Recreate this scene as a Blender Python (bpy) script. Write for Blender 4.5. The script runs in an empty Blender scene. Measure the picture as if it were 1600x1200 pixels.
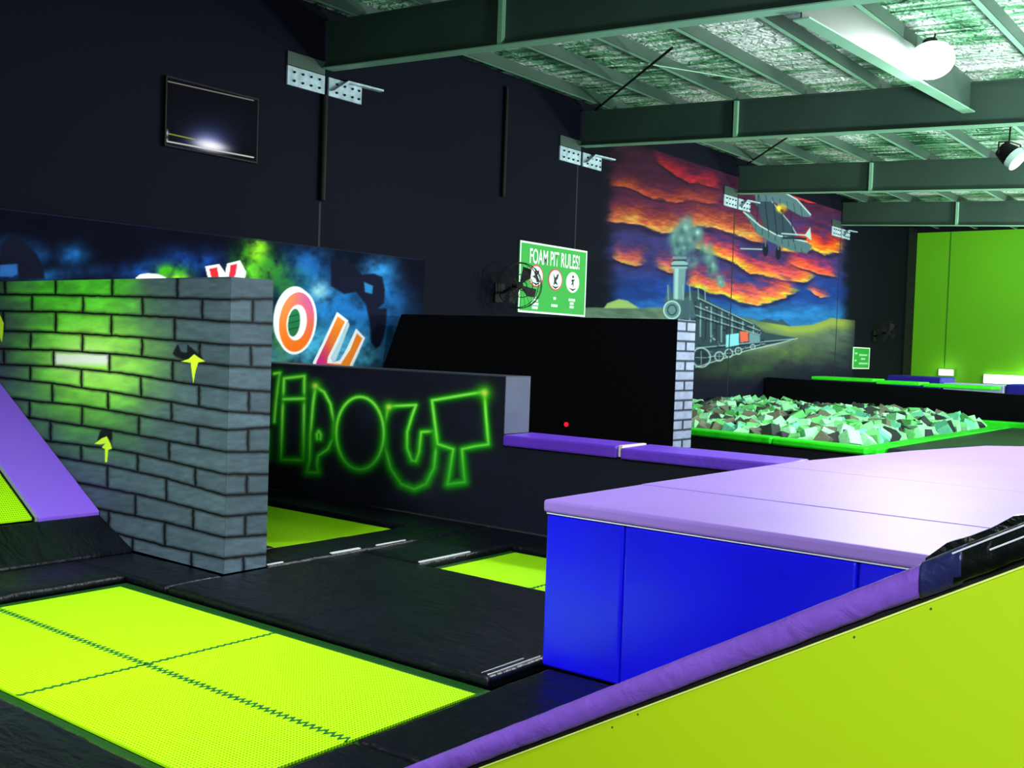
import bpy, bmesh, math, random
import numpy as np
from mathutils import Vector, Matrix
random.seed(7); rng = np.random.default_rng(11)
sc = bpy.context.scene
COL = sc.collection

# ------------------------------------------------------------------ camera
F = 1640.0; EYE = 1.8
vY = np.array([2085-800, 585-600, F]); vX = -np.array([-1290-800, 468-600, F])
_Y = vY/np.linalg.norm(vY); _X = vX-_Y*(vX@_Y); _X /= np.linalg.norm(_X); _Z = np.cross(_X, _Y)
RC = np.stack([_X, _Y, _Z])            # world = RC @ (right, down, forward)
CAM = np.array([0, 0, EYE])
cd = bpy.data.cameras.new('camera'); cam = bpy.data.objects.new('camera', cd); COL.objects.link(cam)
right, down, fwd = RC[:, 0], RC[:, 1], RC[:, 2]
cam.matrix_world = Matrix(((right[0], -down[0], -fwd[0], 0), (right[1], -down[1], -fwd[1], 0),
                           (right[2], -down[2], -fwd[2], EYE), (0, 0, 0, 1)))
cd.sensor_fit = 'HORIZONTAL'; cd.sensor_width = 36; cd.lens = F/1600*36
cd.clip_start = .05; cd.clip_end = 200
sc.camera = cam
def prj(P):
    c = (np.asarray(P)-CAM) @ RC
    return 800+F*c[..., 0]/c[..., 2], 600+F*c[..., 1]/c[..., 2]
def on(ax, val, px, py):               # photo measurement -> point on a world plane
    d = RC @ np.array([px-800, py-600, F]); t = (val-CAM[ax])/d[ax]; return CAM+d*t

# ------------------------------------------------------------------ world, unseen lights, exposure
w = bpy.data.worlds.new('hall_ambient'); sc.world = w; w.use_nodes = True
w.node_tree.nodes['Background'].inputs[0].default_value = (.42, .55, .75, 1)
w.node_tree.nodes['Background'].inputs[1].default_value = .13
sc.view_settings.view_transform = 'Standard'; sc.view_settings.look = 'None'
sc.view_settings.gamma = 1; sc.view_settings.exposure = 0; sc.view_settings.use_curve_mapping = False
def area(n, loc, to, size, watt, col=(1, 1, 1), spread=180):
    l = bpy.data.lights.new(n, 'AREA'); l.shape = 'SQUARE'; l.size = size; l.energy = watt; l.color = col; l.spread = math.radians(spread)
    o = bpy.data.objects.new(n, l); o.location = loc
    o.rotation_euler = (Vector(to)-Vector(loc)).to_track_quat('-Z', 'Y').to_euler(); COL.objects.link(o)
def point(n, loc, watt, col=(1, 1, 1), r=.15):
    l = bpy.data.lights.new(n, 'POINT'); l.energy = watt; l.color = col; l.shadow_soft_size = r
    o = bpy.data.objects.new(n, l); o.location = loc; COL.objects.link(o)
area('unseen_area_light', (-4.4, .0, 5.0), (-7.2, 4.7, 1.0), 1.4, 120, (.95, 1, 1), 90)  # unseen area lights added to fill the court, platform and walls
area('unseen_area_light', (-3.6, 1.6, 5.2), (-4.6, 3.2, 0), 1.2, 42, (1, 1, 1), 75)
area('unseen_area_light', (1.5, -2.2, 5.2), (-1.2, 3.6, .4), 1.6, 140, (.95, 1, 1), 75)
area('unseen_area_light', (2.6, 13.0, 5.2), (-.6, 7.5, .9), 1.8, 370, (1, .97, 1), 105)
area('unseen_area_light', (1.0, 17.0, 5.1), (-8, 19, 1.5), 1.6, 380, (.9, 1, .95))
area('unseen_area_light', (-1.0, 27.0, 5.1), (-9, 33, 2.5), 1.6, 560, (.95, 1, .9))
for x, y, e in ((.4, 7.2, 300), (.2, 13.0, 700), (-.6, 19.2, 740), (-2.4, 25.4, 560), (-3.5, 30.5, 120)):
    area('added_ceiling_fill', (x, y, 2.6), (x-4.2, y+.3, 6.2), .8, e, (.86, 1, .92), 150)  # upward area lights added to brighten the ceiling foil, no fittings modelled

# ------------------------------------------------------------------ helpers
def lin(c):
    c = np.asarray(c, float)/255.; return np.where(c <= .04045, c/12.92, ((c+.055)/1.055)**2.4)
MATS = {}
def mat(name, rgb, rough=.6, metal=0, bump=None, spec=.5, emit=None, coat=0, var=None):
    if name in MATS: return MATS[name]
    m = bpy.data.materials.new(name); m.use_nodes = True; nt = m.node_tree; b = nt.nodes['Principled BSDF']
    c = tuple(lin(rgb))+(1,)
    b.inputs['Base Color'].default_value = c; b.inputs['Roughness'].default_value = rough
    b.inputs['Metallic'].default_value = metal; b.inputs['Specular IOR Level'].default_value = spec
    b.inputs['Coat Weight'].default_value = coat; b.inputs['Coat Roughness'].default_value = .2
    tc = nt.nodes.new('ShaderNodeTexCoord')
    if emit:
        b.inputs['Emission Color'].default_value = tuple(lin(emit[0]))+(1,); b.inputs['Emission Strength'].default_value = emit[1]
    if var:                                # (scale, amount): soft mottling of the paint or cloth
        n = nt.nodes.new('ShaderNodeTexNoise'); n.inputs['Scale'].default_value = var[0]; n.inputs['Detail'].default_value = 4
        nt.links.new(tc.outputs['Object'], n.inputs['Vector'])
        r = nt.nodes.new('ShaderNodeValToRGB'); r.color_ramp.elements[0].position = .3; r.color_ramp.elements[1].position = .7
        r.color_ramp.elements[0].color = tuple(x*(1-var[1]) for x in c[:3])+(1,)
        r.color_ramp.elements[1].color = tuple(min(1, x*(1+var[1])) for x in c[:3])+(1,)
        nt.links.new(n.outputs[0], r.inputs[0]); nt.links.new(r.outputs[0], b.inputs['Base Color'])
    if bump:                               # (scale, strength, stretch vector)
        mp = nt.nodes.new('ShaderNodeMapping'); nt.links.new(tc.outputs['Object'], mp.inputs[0])
        mp.inputs['Scale'].default_value = bump[2] if len(bump) > 2 else (1, 1, 1)
        n = nt.nodes.new('ShaderNodeTexNoise'); n.inputs['Scale'].default_value = bump[0]; n.inputs['Detail'].default_value = 5
        n.inputs['Distortion'].default_value = .6
        nt.links.new(mp.outputs[0], n.inputs['Vector'])
        bp = nt.nodes.new('ShaderNodeBump'); bp.inputs['Strength'].default_value = bump[1]; bp.inputs['Distance'].default_value = .05
        nt.links.new(n.outputs[0], bp.inputs['Height']); nt.links.new(bp.outputs[0], b.inputs['Normal'])
    MATS[name] = m; return m

class MB:
    def __init__(s): s.v = []; s.f = []
    def poly(s, pts):
        k = len(s.v); s.v += [tuple(map(float, p)) for p in pts]; s.f.append(tuple(range(k, k+len(pts)))); return s
    def hexa(s, a, b):                     # two matching rings
        k = len(s.v); n = len(a); s.v += [tuple(map(float, p)) for p in list(a)+list(b)]
        s.f.append(tuple(range(k+n-1, k-1, -1))); s.f.append(tuple(range(k+n, k+2*n)))
        for i in range(n): j = (i+1) % n; s.f.append((k+i, k+j, k+n+j, k+n+i))
        return s
    def box(s, x0, x1, y0, y1, z0, z1):
        return s.hexa([(x0, y0, z0), (x1, y0, z0), (x1, y1, z0), (x0, y1, z0)], [(x0, y0, z1), (x1, y0, z1), (x1, y1, z1), (x0, y1, z1)])
    def extr(s, pts, d):
        return s.hexa(pts, [tuple(np.array(p)+np.array(d)) for p in pts])
    def cyl(s, p0, p1, r0, r1=None, n=12):
        p0 = Vector(p0); p1 = Vector(p1); r1 = r0 if r1 is None else r1
        d = (p1-p0).normalized(); a = d.orthogonal().normalized(); b = d.cross(a)
        ring = lambda p, r: [tuple(p+(a*math.cos(t)+b*math.sin(t))*r) for t in [2*math.pi*i/n for i in range(n)]]
        return s.hexa(ring(p0, r0), ring(p1, r1))
    def tube(s, pts, r, n=8, closed=False):
        m = len(pts)
        for i in range(m if closed else m-1): s.cyl(pts[i], pts[(i+1) % m], r, n=n)
        return s
    def build(s, name, m, parent=None, bevel=0, label=None, seg=2, smooth=False):
        me = bpy.data.meshes.new(name); off = np.array(parent_loc(parent))
        me.from_pydata([tuple(np.array(v)-off) for v in s.v], [], s.f); me.update()
        bm = bmesh.new(); bm.from_mesh(me); bmesh.ops.recalc_face_normals(bm, faces=bm.faces); bm.to_mesh(me); bm.free()
        o = bpy.data.objects.new(name, me); COL.objects.link(o); me.materials.append(m)
        if parent: o.parent = parent
        if label: o['label'] = label
        if bevel:
            b = o.modifiers.new('bevel', 'BEVEL'); b.width = bevel; b.segments = seg; b.limit_method = 'ANGLE'
        if bevel or smooth:
            for p in me.polygons: p.use_smooth = bool(smooth)
        return o
def parent_loc(p):
    l = Vector((0, 0, 0))
    while p: l += p.location; p = p.parent
    return l
def thing(name, label, cat, loc=(0, 0, 0), group=None):
    o = bpy.data.objects.new(name, None); o.empty_display_size = .1; COL.objects.link(o); o.location = [float(x) for x in loc]
    return tag(o, label, cat, group)
def tag(o, label, cat, group=None):
    o['label'] = label; o['category'] = cat
    if group: o['group'] = group
    return o
def struct(o): o['kind'] = 'structure'; return o

# ------------------------------------------------------------------ paint engine: colours baked per vertex of a dense flat mesh
_G = rng.random((64, 64))
def vnoise(x, y):
    xi = np.floor(x).astype(int); yi = np.floor(y).astype(int); fx = x-xi; fy = y-yi
    fx = fx*fx*(3-2*fx); fy = fy*fy*(3-2*fy); g = lambda a, b: _G[a % 64, b % 64]
    return (g(xi, yi)*(1-fx)+g(xi+1, yi)*fx)*(1-fy)+(g(xi, yi+1)*(1-fx)+g(xi+1, yi+1)*fx)*fy
def fbm(x, y, o=4):
    t = 0; a = .5
    for i in range(o): t = t+a*vnoise(x+17*i, y+31*i); x = x*2; y = y*2; a *= .5
    return t/(1-.5**o)
def sstep(a, b, t): t = np.clip((t-a)/(b-a), 0, 1); return t*t*(3-2*t)
class Paint:
    def __init__(s, x, y, base):
        s.x = x; s.y = y; s.c = np.tile(np.array(base, float), (len(x), 1))
    def mix(s, a, col, idx=None):
        a = np.asarray(a)[:, None]; col = np.asarray(col, float)
        if idx is None: s.c = s.c*(1-a)+col*a
        else: s.c[idx] = s.c[idx]*(1-a)+col*a
    def blob(s, cx, cy, rx, ry, col, a=1, pw=1.0, rot=0, nz=0):
        m = np.nonzero((abs(s.x-cx) < 3*max(rx, ry)) & (abs(s.y-cy) < 3*max(rx, ry)))[0]
        if len(m) == 0: return
        dx = s.x[m]-cx; dy = s.y[m]-cy; cr = math.cos(rot); sr = math.sin(rot)
        q = ((dx*cr+dy*sr)/rx)**2+((-dx*sr+dy*cr)/ry)**2
        k = a*np.exp(-q**pw)
        if nz: k = np.clip(k*(1+nz*2*(fbm(s.x[m]/12, s.y[m]/12)-.5)), 0, 1)
        s.mix(k, col, m)
    def dist(s, pts, closed=False, pad=40):
        P = np.array(pts, float); x0, y0 = P.min(0)-pad; x1, y1 = P.max(0)+pad
        m = np.nonzero((s.x > x0) & (s.x < x1) & (s.y > y0) & (s.y < y1))[0]
        X = s.x[m]; Y = s.y[m]; d = np.full(len(m), 1e9); inside = np.zeros(len(m), bool)
        n = len(P)
        for i in range(n if closed else n-1):
            a = P[i]; b = P[(i+1) % n]; e = b-a; L = e@e+1e-9
            t = np.clip(((X-a[0])*e[0]+(Y-a[1])*e[1])/L, 0, 1)
            d = np.minimum(d, np.hypot(X-a[0]-t*e[0], Y-a[1]-t*e[1]))
            if closed and a[1] != b[1]:
                c = ((a[1] > Y) != (b[1] > Y)) & (X < (b[0]-a[0])*(Y-a[1])/(b[1]-a[1])+a[0]); inside ^= c
        if closed: d = np.where(inside, -d, d)
        return m, d
    def poly(s, pts, col, soft=.8, a=1):
        m, d = s.dist(pts, True, soft*3+2)
        if len(m): s.mix(a*(1-sstep(-soft, soft, d)), col, m)
    def line(s, pts, w, col, soft=.7, a=1, closed=False):
        m, d = s.dist(pts, closed, w+soft*3+2)
        if len(m): s.mix(a*(1-sstep(w/2-soft, w/2+soft, abs(d))), col, m)
    def glow(s, pts, w, col, a=1, closed=False):
        m, d = s.dist(pts, closed, w*3)
        if len(m): s.mix(a*np.exp(-(d/w)**2), col, m)
def zm(ox, oy, k, pts): return [(ox+x/k, oy+y/k) for x, y in pts]
def ell(cx, cy, rx, ry, n=40, rot=0):
    return [(cx+rx*math.cos(t)*math.cos(rot)-ry*math.sin(t)*math.sin(rot), cy+rx*math.cos(t)*math.sin(rot)+ry*math.sin(t)*math.cos(rot)) for t in [2*math.pi*i/n for i in range(n)]]
def paint_mat(name, rough=.6, gain=1.0, spec=.4, bump=.15):
    m = bpy.data.materials.new(name); m.use_nodes = True; nt = m.node_tree; b = nt.nodes['Principled BSDF']
    a = nt.nodes.new('ShaderNodeAttribute'); a.attribute_name = 'paint'
    g = nt.nodes.new('ShaderNodeVectorMath'); g.operation = 'SCALE'; g.inputs['Scale'].default_value = gain
    nt.links.new(a.outputs['Color'], g.inputs[0]); nt.links.new(g.outputs[0], b.inputs['Base Color'])
    b.inputs['Roughness'].default_value = rough; b.inputs['Specular IOR Level'].default_value = spec
    n = nt.nodes.new('ShaderNodeTexNoise'); n.inputs['Scale'].default_value = 30
    bp = nt.nodes.new('ShaderNodeBump'); bp.inputs['Strength'].default_value = bump; bp.inputs['Distance'].default_value = .01
    nt.links.new(n.outputs[0], bp.inputs['Height']); nt.links.new(bp.outputs[0], b.inputs['Normal'])
    return m
def painted(name, patches, m, parent=None, extra=None):
    """patches: (origin, u vector, v vector, nu, nv, painter or colour). One mesh, colour attribute 'paint'."""
    V = []; Fc = []; Cc = []; k = 0; off = np.array(parent_loc(parent))
    for (o, u, v, nu, nv, fn) in patches:
        o, u, v = (np.array(q, float) for q in (o, u, v))
        a, b = np.meshgrid(np.linspace(0, 1, nu+1), np.linspace(0, 1, nv+1), indexing='ij')
        P = o+a.reshape(-1, 1)*u+b.reshape(-1, 1)*v
        if callable(fn):
            x, y = prj(P); c = fn(x, y, P)
        else: c = np.tile(np.array(fn, float), (len(P), 1))
        i, j = np.meshgrid(np.arange(nu), np.arange(nv), indexing='ij'); s0 = (i*(nv+1)+j).ravel()+k
        Fc.append(np.stack([s0, s0+nv+1, s0+nv+2, s0+1], 1)); V.append(P-off); Cc.append(lin(np.clip(c, 0, 255))); k += len(P)
    V = np.concatenate(V); Fc = np.concatenate(Fc); Cc = np.concatenate(Cc)
    me = bpy.data.meshes.new(name); me.vertices.add(len(V)); me.vertices.foreach_set('co', V.ravel().astype('f'))
    me.loops.add(Fc.size); me.loops.foreach_set('vertex_index', Fc.ravel().astype('i'))
    me.polygons.add(len(Fc)); me.polygons.foreach_set('loop_start', (np.arange(len(Fc))*4).astype('i'))
    me.update(calc_edges=True)
    at = me.color_attributes.new('paint', 'FLOAT_COLOR', 'POINT')
    at.data.foreach_set('color', np.concatenate([Cc, np.ones((len(Cc), 1))], 1).ravel().astype('f'))
    me.materials.append(m); me.validate()
    ob = bpy.data.objects.new(name, me); COL.objects.link(ob)
    if parent: ob.parent = parent
    return ob

# shared materials
NAVY = (12, 13, 28)
M_black = mat('black_paint', (9, 10, 16), .75, var=(1.5, .2), spec=.25)
M_dark = mat('dark_wall_paint', (10, 12, 25), .7, var=(1.2, .2), spec=.15)
M_vinyl = mat('black_vinyl', (9, 11, 22), .36, bump=(4.5, .55, (1, 2.6, 1)), var=(1.3, .35), spec=.4)
M_purple = mat('purple_vinyl', (122, 72, 232), .38, bump=(3.5, .12), var=(2, .06))
M_purple_top = mat('pale_purple_vinyl', (150, 116, 214), .55, spec=.45, bump=(2.2, .07), var=(1.2, .05))
M_violet = mat('deep_purple_vinyl', (100, 52, 205), .4, bump=(5, .3), var=(2, .08))
M_blue = mat('blue_vinyl', (14, 10, 238), .30, bump=(1.6, .12), var=(1.5, .12))
M_piping = mat('white_piping', (225, 230, 245), .4)
M_lime = mat('lime_paint', (182, 220, 10), .5, var=(.6, .03))
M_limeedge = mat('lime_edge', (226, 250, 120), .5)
M_limewall = mat('lime_wall_paint', (100, 190, 0), .6, var=(.4, .05))
M_pitpad = mat('green_vinyl', (40, 225, 30), .4, bump=(4, .35), var=(2, .15))
M_green_dk = mat('dark_green_webbing', (4, 72, 4), .6, bump=(40, .3))
M_stitch = mat('dark_green_stitching', (14, 96, 34), .7)
M_steel = mat('green_grey_steel', (37, 60, 50), .55, var=(1.2, .15))
M_flange = mat('pale_green_steel', (112, 160, 132), .45, var=(1.2, .1))
M_bolt = mat('zinc_plate', (150, 172, 182), .45, metal=0, var=(9, .3))
M_blackmetal = mat('black_metal', (4, 4, 7), .6, spec=.2)

# ------------------------------------------------------------------ room shell
WX = -10.6
CLOUDS = [  # zoom-7 frame: bottom edge, thickness, colours bottom -> top
 ([(380, 150), (520, 245), (600, 285), (700, 300), (800, 335)], 130, [(200, 45, 35), (190, 30, 50), (110, 25, 60)]),
 ([(120, 300), (220, 310), (350, 365), (500, 400), (620, 395), (800, 420)], 120, [(205, 88, 36), (140, 48, 36), (90, 28, 45)]),
 ([(1180, 395), (1300, 410), (1430, 400)], 75, [(215, 60, 40), (190, 30, 50), (140, 25, 60)]),
 ([(110, 520), (280, 535), (430, 582), (520, 585), (650, 545), (760, 560), (860, 598), (960, 632), (1080, 650)], 200, [(228, 168, 66), (190, 92, 44), (128, 46, 38), (98, 32, 50)]),
 ([(1120, 690), (1240, 712), (1330, 690), (1400, 722), (1530, 695)], 190, [(252, 205, 40), (245, 110, 20), (215, 50, 20), (120, 30, 50)]),
 ([(590, 660), (720, 725), (820, 745), (880, 772), (960, 832), (1060, 852), (1200, 870), (1300, 885), (1350, 862)], 150, [(245, 195, 50), (240, 120, 40), (205, 65, 60), (120, 40, 80)]),
 ([(1180, 770), (1290, 805), (1380, 842), (1490, 855)], 110, [(240, 120, 40), (220, 60, 50), (130, 40, 90)]),
 ([(130, 735), (200, 775), (280, 792), (350, 770)], 120, [(225, 185, 60), (200, 90, 70), (120, 50, 80)]),
 ([(390, 790), (480, 825), (560, 820)], 125, [(200, 150, 70), (205, 85, 75), (110, 50, 90)]),
 ([(580, 890), (700, 945), (800, 955), (900, 1000), (1000, 1012), (1100, 1000), (1250, 945)], 170, [(225, 215, 40), (240, 130, 50), (215, 80, 70), (130, 50, 80)]),
 ([(1300, 925), (1380, 965), (1450, 970)], 60, [(240, 160, 60), (225, 100, 60), (110, 50, 80)]),
]
def paint_mural(x, y, P):
    p = Paint(x, y, (8, 10, 25)); Z = lambda pts: zm(920, 210, 3.81, pts); Zx = (x-920)*3.81; Zy = (y-210)*3.81
    wob = (fbm(Zx/90, Zy/40)-.5)
    edge = sstep(70, 200, Zx+wob*70)*(1-sstep(1480, 1560, Zx+wob*60))*sstep(20, 190, Zy+Zx*.0+wob*60+60*(Zx < 500))
    top = np.zeros_like(Zx)
    sky = np.where(Zy[:, None] < 520, np.array([70, 30, 62]), np.array([42, 44, 100]))
    t = sstep(420, 620, Zy)[:, None]; sky = np.array([72, 28, 58])*(1-t)+np.array([48, 44, 98])*t
    t = sstep(760, 930, Zy)[:, None]; sky = sky*(1-t)+np.array([24, 58, 135])*t
    t = sstep(960, 1080, Zy+wob*40)[:, None]; sky = sky*(1-t)+np.array([38, 112, 178])*t
    sky = sky*(1+.5*wob[:, None]); p.c = p.c*(1-edge[:, None])+sky*edge[:, None]
    n1 = (fbm(Zx/90+Zy/120, Zy/20-Zx/60, 6)-.5)*1.05; nf = fbm(Zx/26+3, Zy/9, 4)-.5; n2 = fbm(Zx/170+9, Zy/120+4, 3)-.5
    for pts, th, cols in CLOUDS:
        q = np.array(pts, float); yb = np.interp(Zx, q[:, 0], q[:, 1])
        u = (yb-Zy+n2*26+n1*18+nf*6)/th
        fx = sstep(q[0, 0]-10, q[0, 0]+60, Zx+n1*60)*(1-sstep(q[-1, 0]-70, q[-1, 0]+10, Zx+n1*60))
        a = sstep(-.02, .05, u)*(1-sstep(.45, 1.15, u+n1*.9))*fx*sstep(40, 130, Zx)
        k = np.clip(u*1.5+n1*.8, 0, .999)*(len(cols)-1); i = np.minimum(k.astype(int), len(cols)-2); fr = (k-i)[:, None]
        C = np.array(cols, float); col = (C[i]*(1-fr)+C[i+1]*fr)*(1+n1[:, None]*.45+nf[:, None]*.35)*.92+np.array([6, 4, 12])
        dk = np.exp(-((u+.06)/.07)**2)*fx*.65; p.mix(dk, (26, 16, 40))
        p.c = p.c*(1-a[:, None])+col*a[:, None]
    p.c *= ((1+.25*nf)*(.50+.40*sstep(60, 480, Zy+wob*60)))[:, None]
    # hills and meadow
    hill = np.interp(Zx, [-100, 0, 90, 180, 290, 450, 700, 950, 1010, 1120, 1200, 1330, 1440, 1530, 1700], [1035, 1030, 1030, 985, 1035, 1028, 1060, 1090, 1108, 1112, 1142, 1132, 1092, 1100, 1110])
    m = sstep(-4, 6, Zy-hill+n1*8)
    fade = (1-sstep(1150, 1480, Zy+wob*90))*(1-sstep(1500, 1640, Zx))
    g = np.array([78, 98, 84])*(1+n1[:, None]*.5)
    side = np.exp(-((Zy-hill-25)/40)**2)*sstep(950, 1150, Zx); g = g*(1-side[:, None])+np.array([128, 146, 66])*side[:, None]
    g = g*fade[:, None]+np.array([16, 18, 36])*(1-fade[:, None]); p.c = p.c*(1-m[:, None])+g*m[:, None]
    p.poly(Z([(90, 1035), (110, 1005), (180, 980), (230, 990), (300, 1035)]), (140, 168, 96), 1.2, .9)
    p.poly(Z([(1010, 1112), (1060, 1095), (1120, 1112), (1150, 1098), (1200, 1142)]), (44, 70, 84), 1)
    p.blob(*Z([(1150, 1290)])[0], 65, 18, (84, 112, 62), .7, nz=.8); p.blob(*Z([(900, 1400)])[0], 60, 14, (52, 84, 44), .6, nz=.8)
    p.blob(*Z([(1080, 1250)])[0], 34, 6, (130, 140, 140), .6, rot=-.2)
    # smoke from the locomotive
    for cx, cy, r in ((580, 520, 30), (560, 580, 52), (520, 620, 40), (600, 600, 40), (650, 590, 32), (540, 690, 40), (600, 670, 34), (700, 680, 34), (720, 740, 30), (740, 800, 28), (780, 860, 24), (610, 760, 36), (790, 890, 18)):
        X, Y = Z([(cx, cy)])[0]; p.blob(X, Y, r/3.81*1.15, r/3.81*1.15, (84, 124, 120), .9, 1.3, nz=.9)
        p.blob(X-2, Y-3, r/3.81*.4, r/3.81*.4, (136, 172, 160), .5, nz=1.2)
    for cx, cy, rx, ry in ((570, 570, 14, 22), (545, 640, 12, 16), (600, 640, 14, 14), (560, 690, 9, 10), (640, 600, 10, 14), (690, 690, 9, 16), (735, 790, 8, 18)):
        X, Y = Z([(cx, cy)])[0]; p.blob(X, Y, rx, ry, (70, 104, 106), .75, 1.2, nz=1.3); p.blob(X+2, Y-4, rx*.35, ry*.3, (150, 182, 170), .6, nz=1); p.blob(X-4, Y+5, rx*.3, ry*.3, (30, 50, 62), .6, nz=1)
    # locomotive and coaches
    T8 = lambda pts: zm(1000, 450, 2.667, pts)
    p.poly(T8([(98, 60), (130, 20), (235, 10), (300, 60), (380, 105), (470, 145), (520, 185), (600, 200), (655, 208), (600, 225), (520, 238), (440, 262), (350, 290), (280, 322), (235, 330), (215, 300), (222, 215), (150, 130)]), (42, 60, 70), 1)
    for i in range(16):
        X = 165+i*22; a = np.interp(X, [150, 300, 500], [40, 75, 170]); b = np.interp(X, [150, 300, 500], [150, 225, 225])
        p.line(T8([(X, a), (X-2, b)]), 2.2, (22, 30, 40) if i % 2 else (126, 160, 164), .6, .75)
    for a, b, c, d in ((240, 40, 470, 150), (230, 75, 500, 178), (225, 110, 500, 195), (235, 250, 640, 212), (240, 300, 520, 232)):
        p.line(T8([(a, b), (c, d)]), 1.6, (150, 182, 184), .6, .7)
        p.line(T8([(a, b+9), (c, d+5)]), 1.6, (14, 20, 30), .6, .8)
    rt = random.Random(5)
    for i in range(90):
        X = rt.uniform(150, 520); a = np.interp(X, [150, 300, 520], [25, 65, 190]); b = np.interp(X, [150, 300, 520], [310, 300, 232]); Y = rt.uniform(a, b); q = rt.uniform(5, 18)*(1-.6*(X-150)/370)
        c_ = rt.choice([(14, 20, 30), (14, 20, 30), (28, 42, 52), (92, 124, 130), (150, 180, 182)]); p.line(T8([(X, Y), (X+rt.uniform(-2, q), Y+rt.uniform(0, q))]), rt.uniform(1.0, 2.6), c_, .6, .8)
    p.poly(T8([(358, 195), (412, 188), (412, 238), (358, 248)]), (120, 190, 205), .8)
    p.poly(T8([(416, 180), (450, 182), (452, 222), (418, 226)]), (205, 92, 66), .8)
    p.poly(T8([(455, 185), (500, 198), (500, 226), (455, 232)]), (96, 130, 140), .8)
    p.line(T8([(232, 330), (330, 300), (440, 262), (560, 235), (655, 210)]), 1.8, (160, 178, 170), .7, .8)
    for cx, cy, r in ((255, 290, 38), (330, 285, 18), (370, 272, 16), (410, 262, 13), (470, 245, 9)):
        p.line(T8(ell(cx, cy, r, r*1.05)), 2, (150, 180, 176), .7, .9, True); p.poly(T8(ell(cx, cy, r*.75, r*.8)), (26, 36, 44), 1, .8)
        p.line(T8([(cx-r*.6, cy), (cx+r*.6, cy)]), 1.2, (120, 150, 150), .5, .8); p.line(T8([(cx, cy-r*.7), (cx, cy+r*.7)]), 1.2, (120, 150, 150), .5, .8)
    p.poly(Z([(505, 780), (500, 990), (565, 990), (580, 780)]), (96, 128, 134), 1); p.poly(Z([(512, 780), (510, 990), (530, 990), (535, 780)]), (150, 184, 182), 1.4, .8)
    p.poly(Z([(490, 765), (495, 800), (585, 800), (590, 765), (560, 750), (515, 750)]), (120, 152, 156), 1)
    p.line(Z([(488, 782), (590, 782)]), 2, (24, 34, 44)); p.line(Z([(505, 735), (575, 735)]), 4, (88, 124, 128)); p.line(Z([(505, 750), (575, 750)]), 1.6, (20, 28, 40))
    p.poly(Z([(450, 990), (480, 880), (500, 980), (560, 985), (610, 950), (640, 1090), (560, 1100), (450, 1090)]), (58, 82, 92), 1.4, .9)
    p.poly(Z(ell(495, 1045, 48, 52)), (84, 116, 120), 1); p.line(Z(ell(495, 1045, 48, 52)), 2.2, (154, 188, 184), .7, 1, True); p.line(Z(ell(495, 1045, 26, 30)), 1.6, (26, 40, 48), .7, 1, True)
    for X in (470, 560, 600, 650, 690): p.line(Z([(X, 900), (X+4, 985)]), 1.8, (126, 160, 158), .7, .7)
    # biplane
    p.poly(Z([(985, 335), (1150, 335), (1240, 385), (1318, 470), (1322, 492), (1270, 490), (1180, 440), (1090, 400), (1060, 420), (1000, 430)]), (70, 96, 102), 1)
    p.poly(Z([(1000, 400), (1090, 400), (1200, 530), (1240, 600), (1160, 640), (1080, 600), (1030, 520)]), (40, 58, 70), 1)
    p.poly(Z([(922, 462), (965, 472), (1020, 540), (1100, 590), (1280, 630), (1330, 665), (1300, 708), (1200, 690), (1080, 640), (1000, 590), (960, 520)]), (66, 94, 98), 1)
    for i in range(9): p.line(Z([(960+i*38, 500+i*22), (950+i*40, 560+i*18)]), 1.3, (30, 46, 56), .6, .7)
    for i in range(7): p.line(Z([(1010+i*42, 345+i*14), (1020+i*42, 400+i*16)]), 1.3, (34, 50, 60), .6, .7)
    p.line(Z([(1090, 400), (1200, 530), (1240, 600)]), 1.6, (150, 178, 176), .7, .8)
    p.line(Z([(922, 462), (1020, 545), (1120, 600), (1300, 640)]), 2, (162, 190, 186), .7, .9)
    p.line(Z([(1150, 338), (1240, 388), (1320, 478)]), 2, (168, 194, 190), .7, .9)
    p.poly(Z([(1285, 600), (1318, 552), (1326, 632)]), (150, 176, 172), .9)
    for a in ((1010, 350, 1000, 520), (1050, 400, 1070, 580), (1100, 410, 1120, 600), (1150, 450, 1160, 620), (1200, 470, 1220, 640)):
        p.line(Z([a[:2], a[2:]]), 1.6, (20, 30, 40), .7, .8)
    p.line(Z([(1150, 590), (1290, 600)]), 2.2, (150, 176, 170), .7, .9); p.line(Z([(1160, 615), (1290, 622)]), 3.4, (18, 26, 36), .7, .9)
    p.blob(*Z([(1148, 440)])[0], 8, 7, (232, 200, 40), .95, 2, nz=1); p.blob(*Z([(1150, 455)])[0], 3, 3, (60, 40, 10), .8, 2)
    for cx, cy in ((1052, 685), (1128, 705)):
        p.poly(Z(ell(cx, cy, 16, 42)), (16, 18, 30), 1); p.line(Z([(cx, cy-70), (cx, cy-20)]), 2, (70, 90, 96))
    p.line(Z([(905, 680), (1030, 684)]), 2, (150, 160, 150), .7, .9)
    return p.c
Wy = (15.45, 29.0); Wz = (.3, 5.7); wc = (6, 8, 21)
M_wall = paint_mat('painted_concrete', .75, 1.0, .08)
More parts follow.
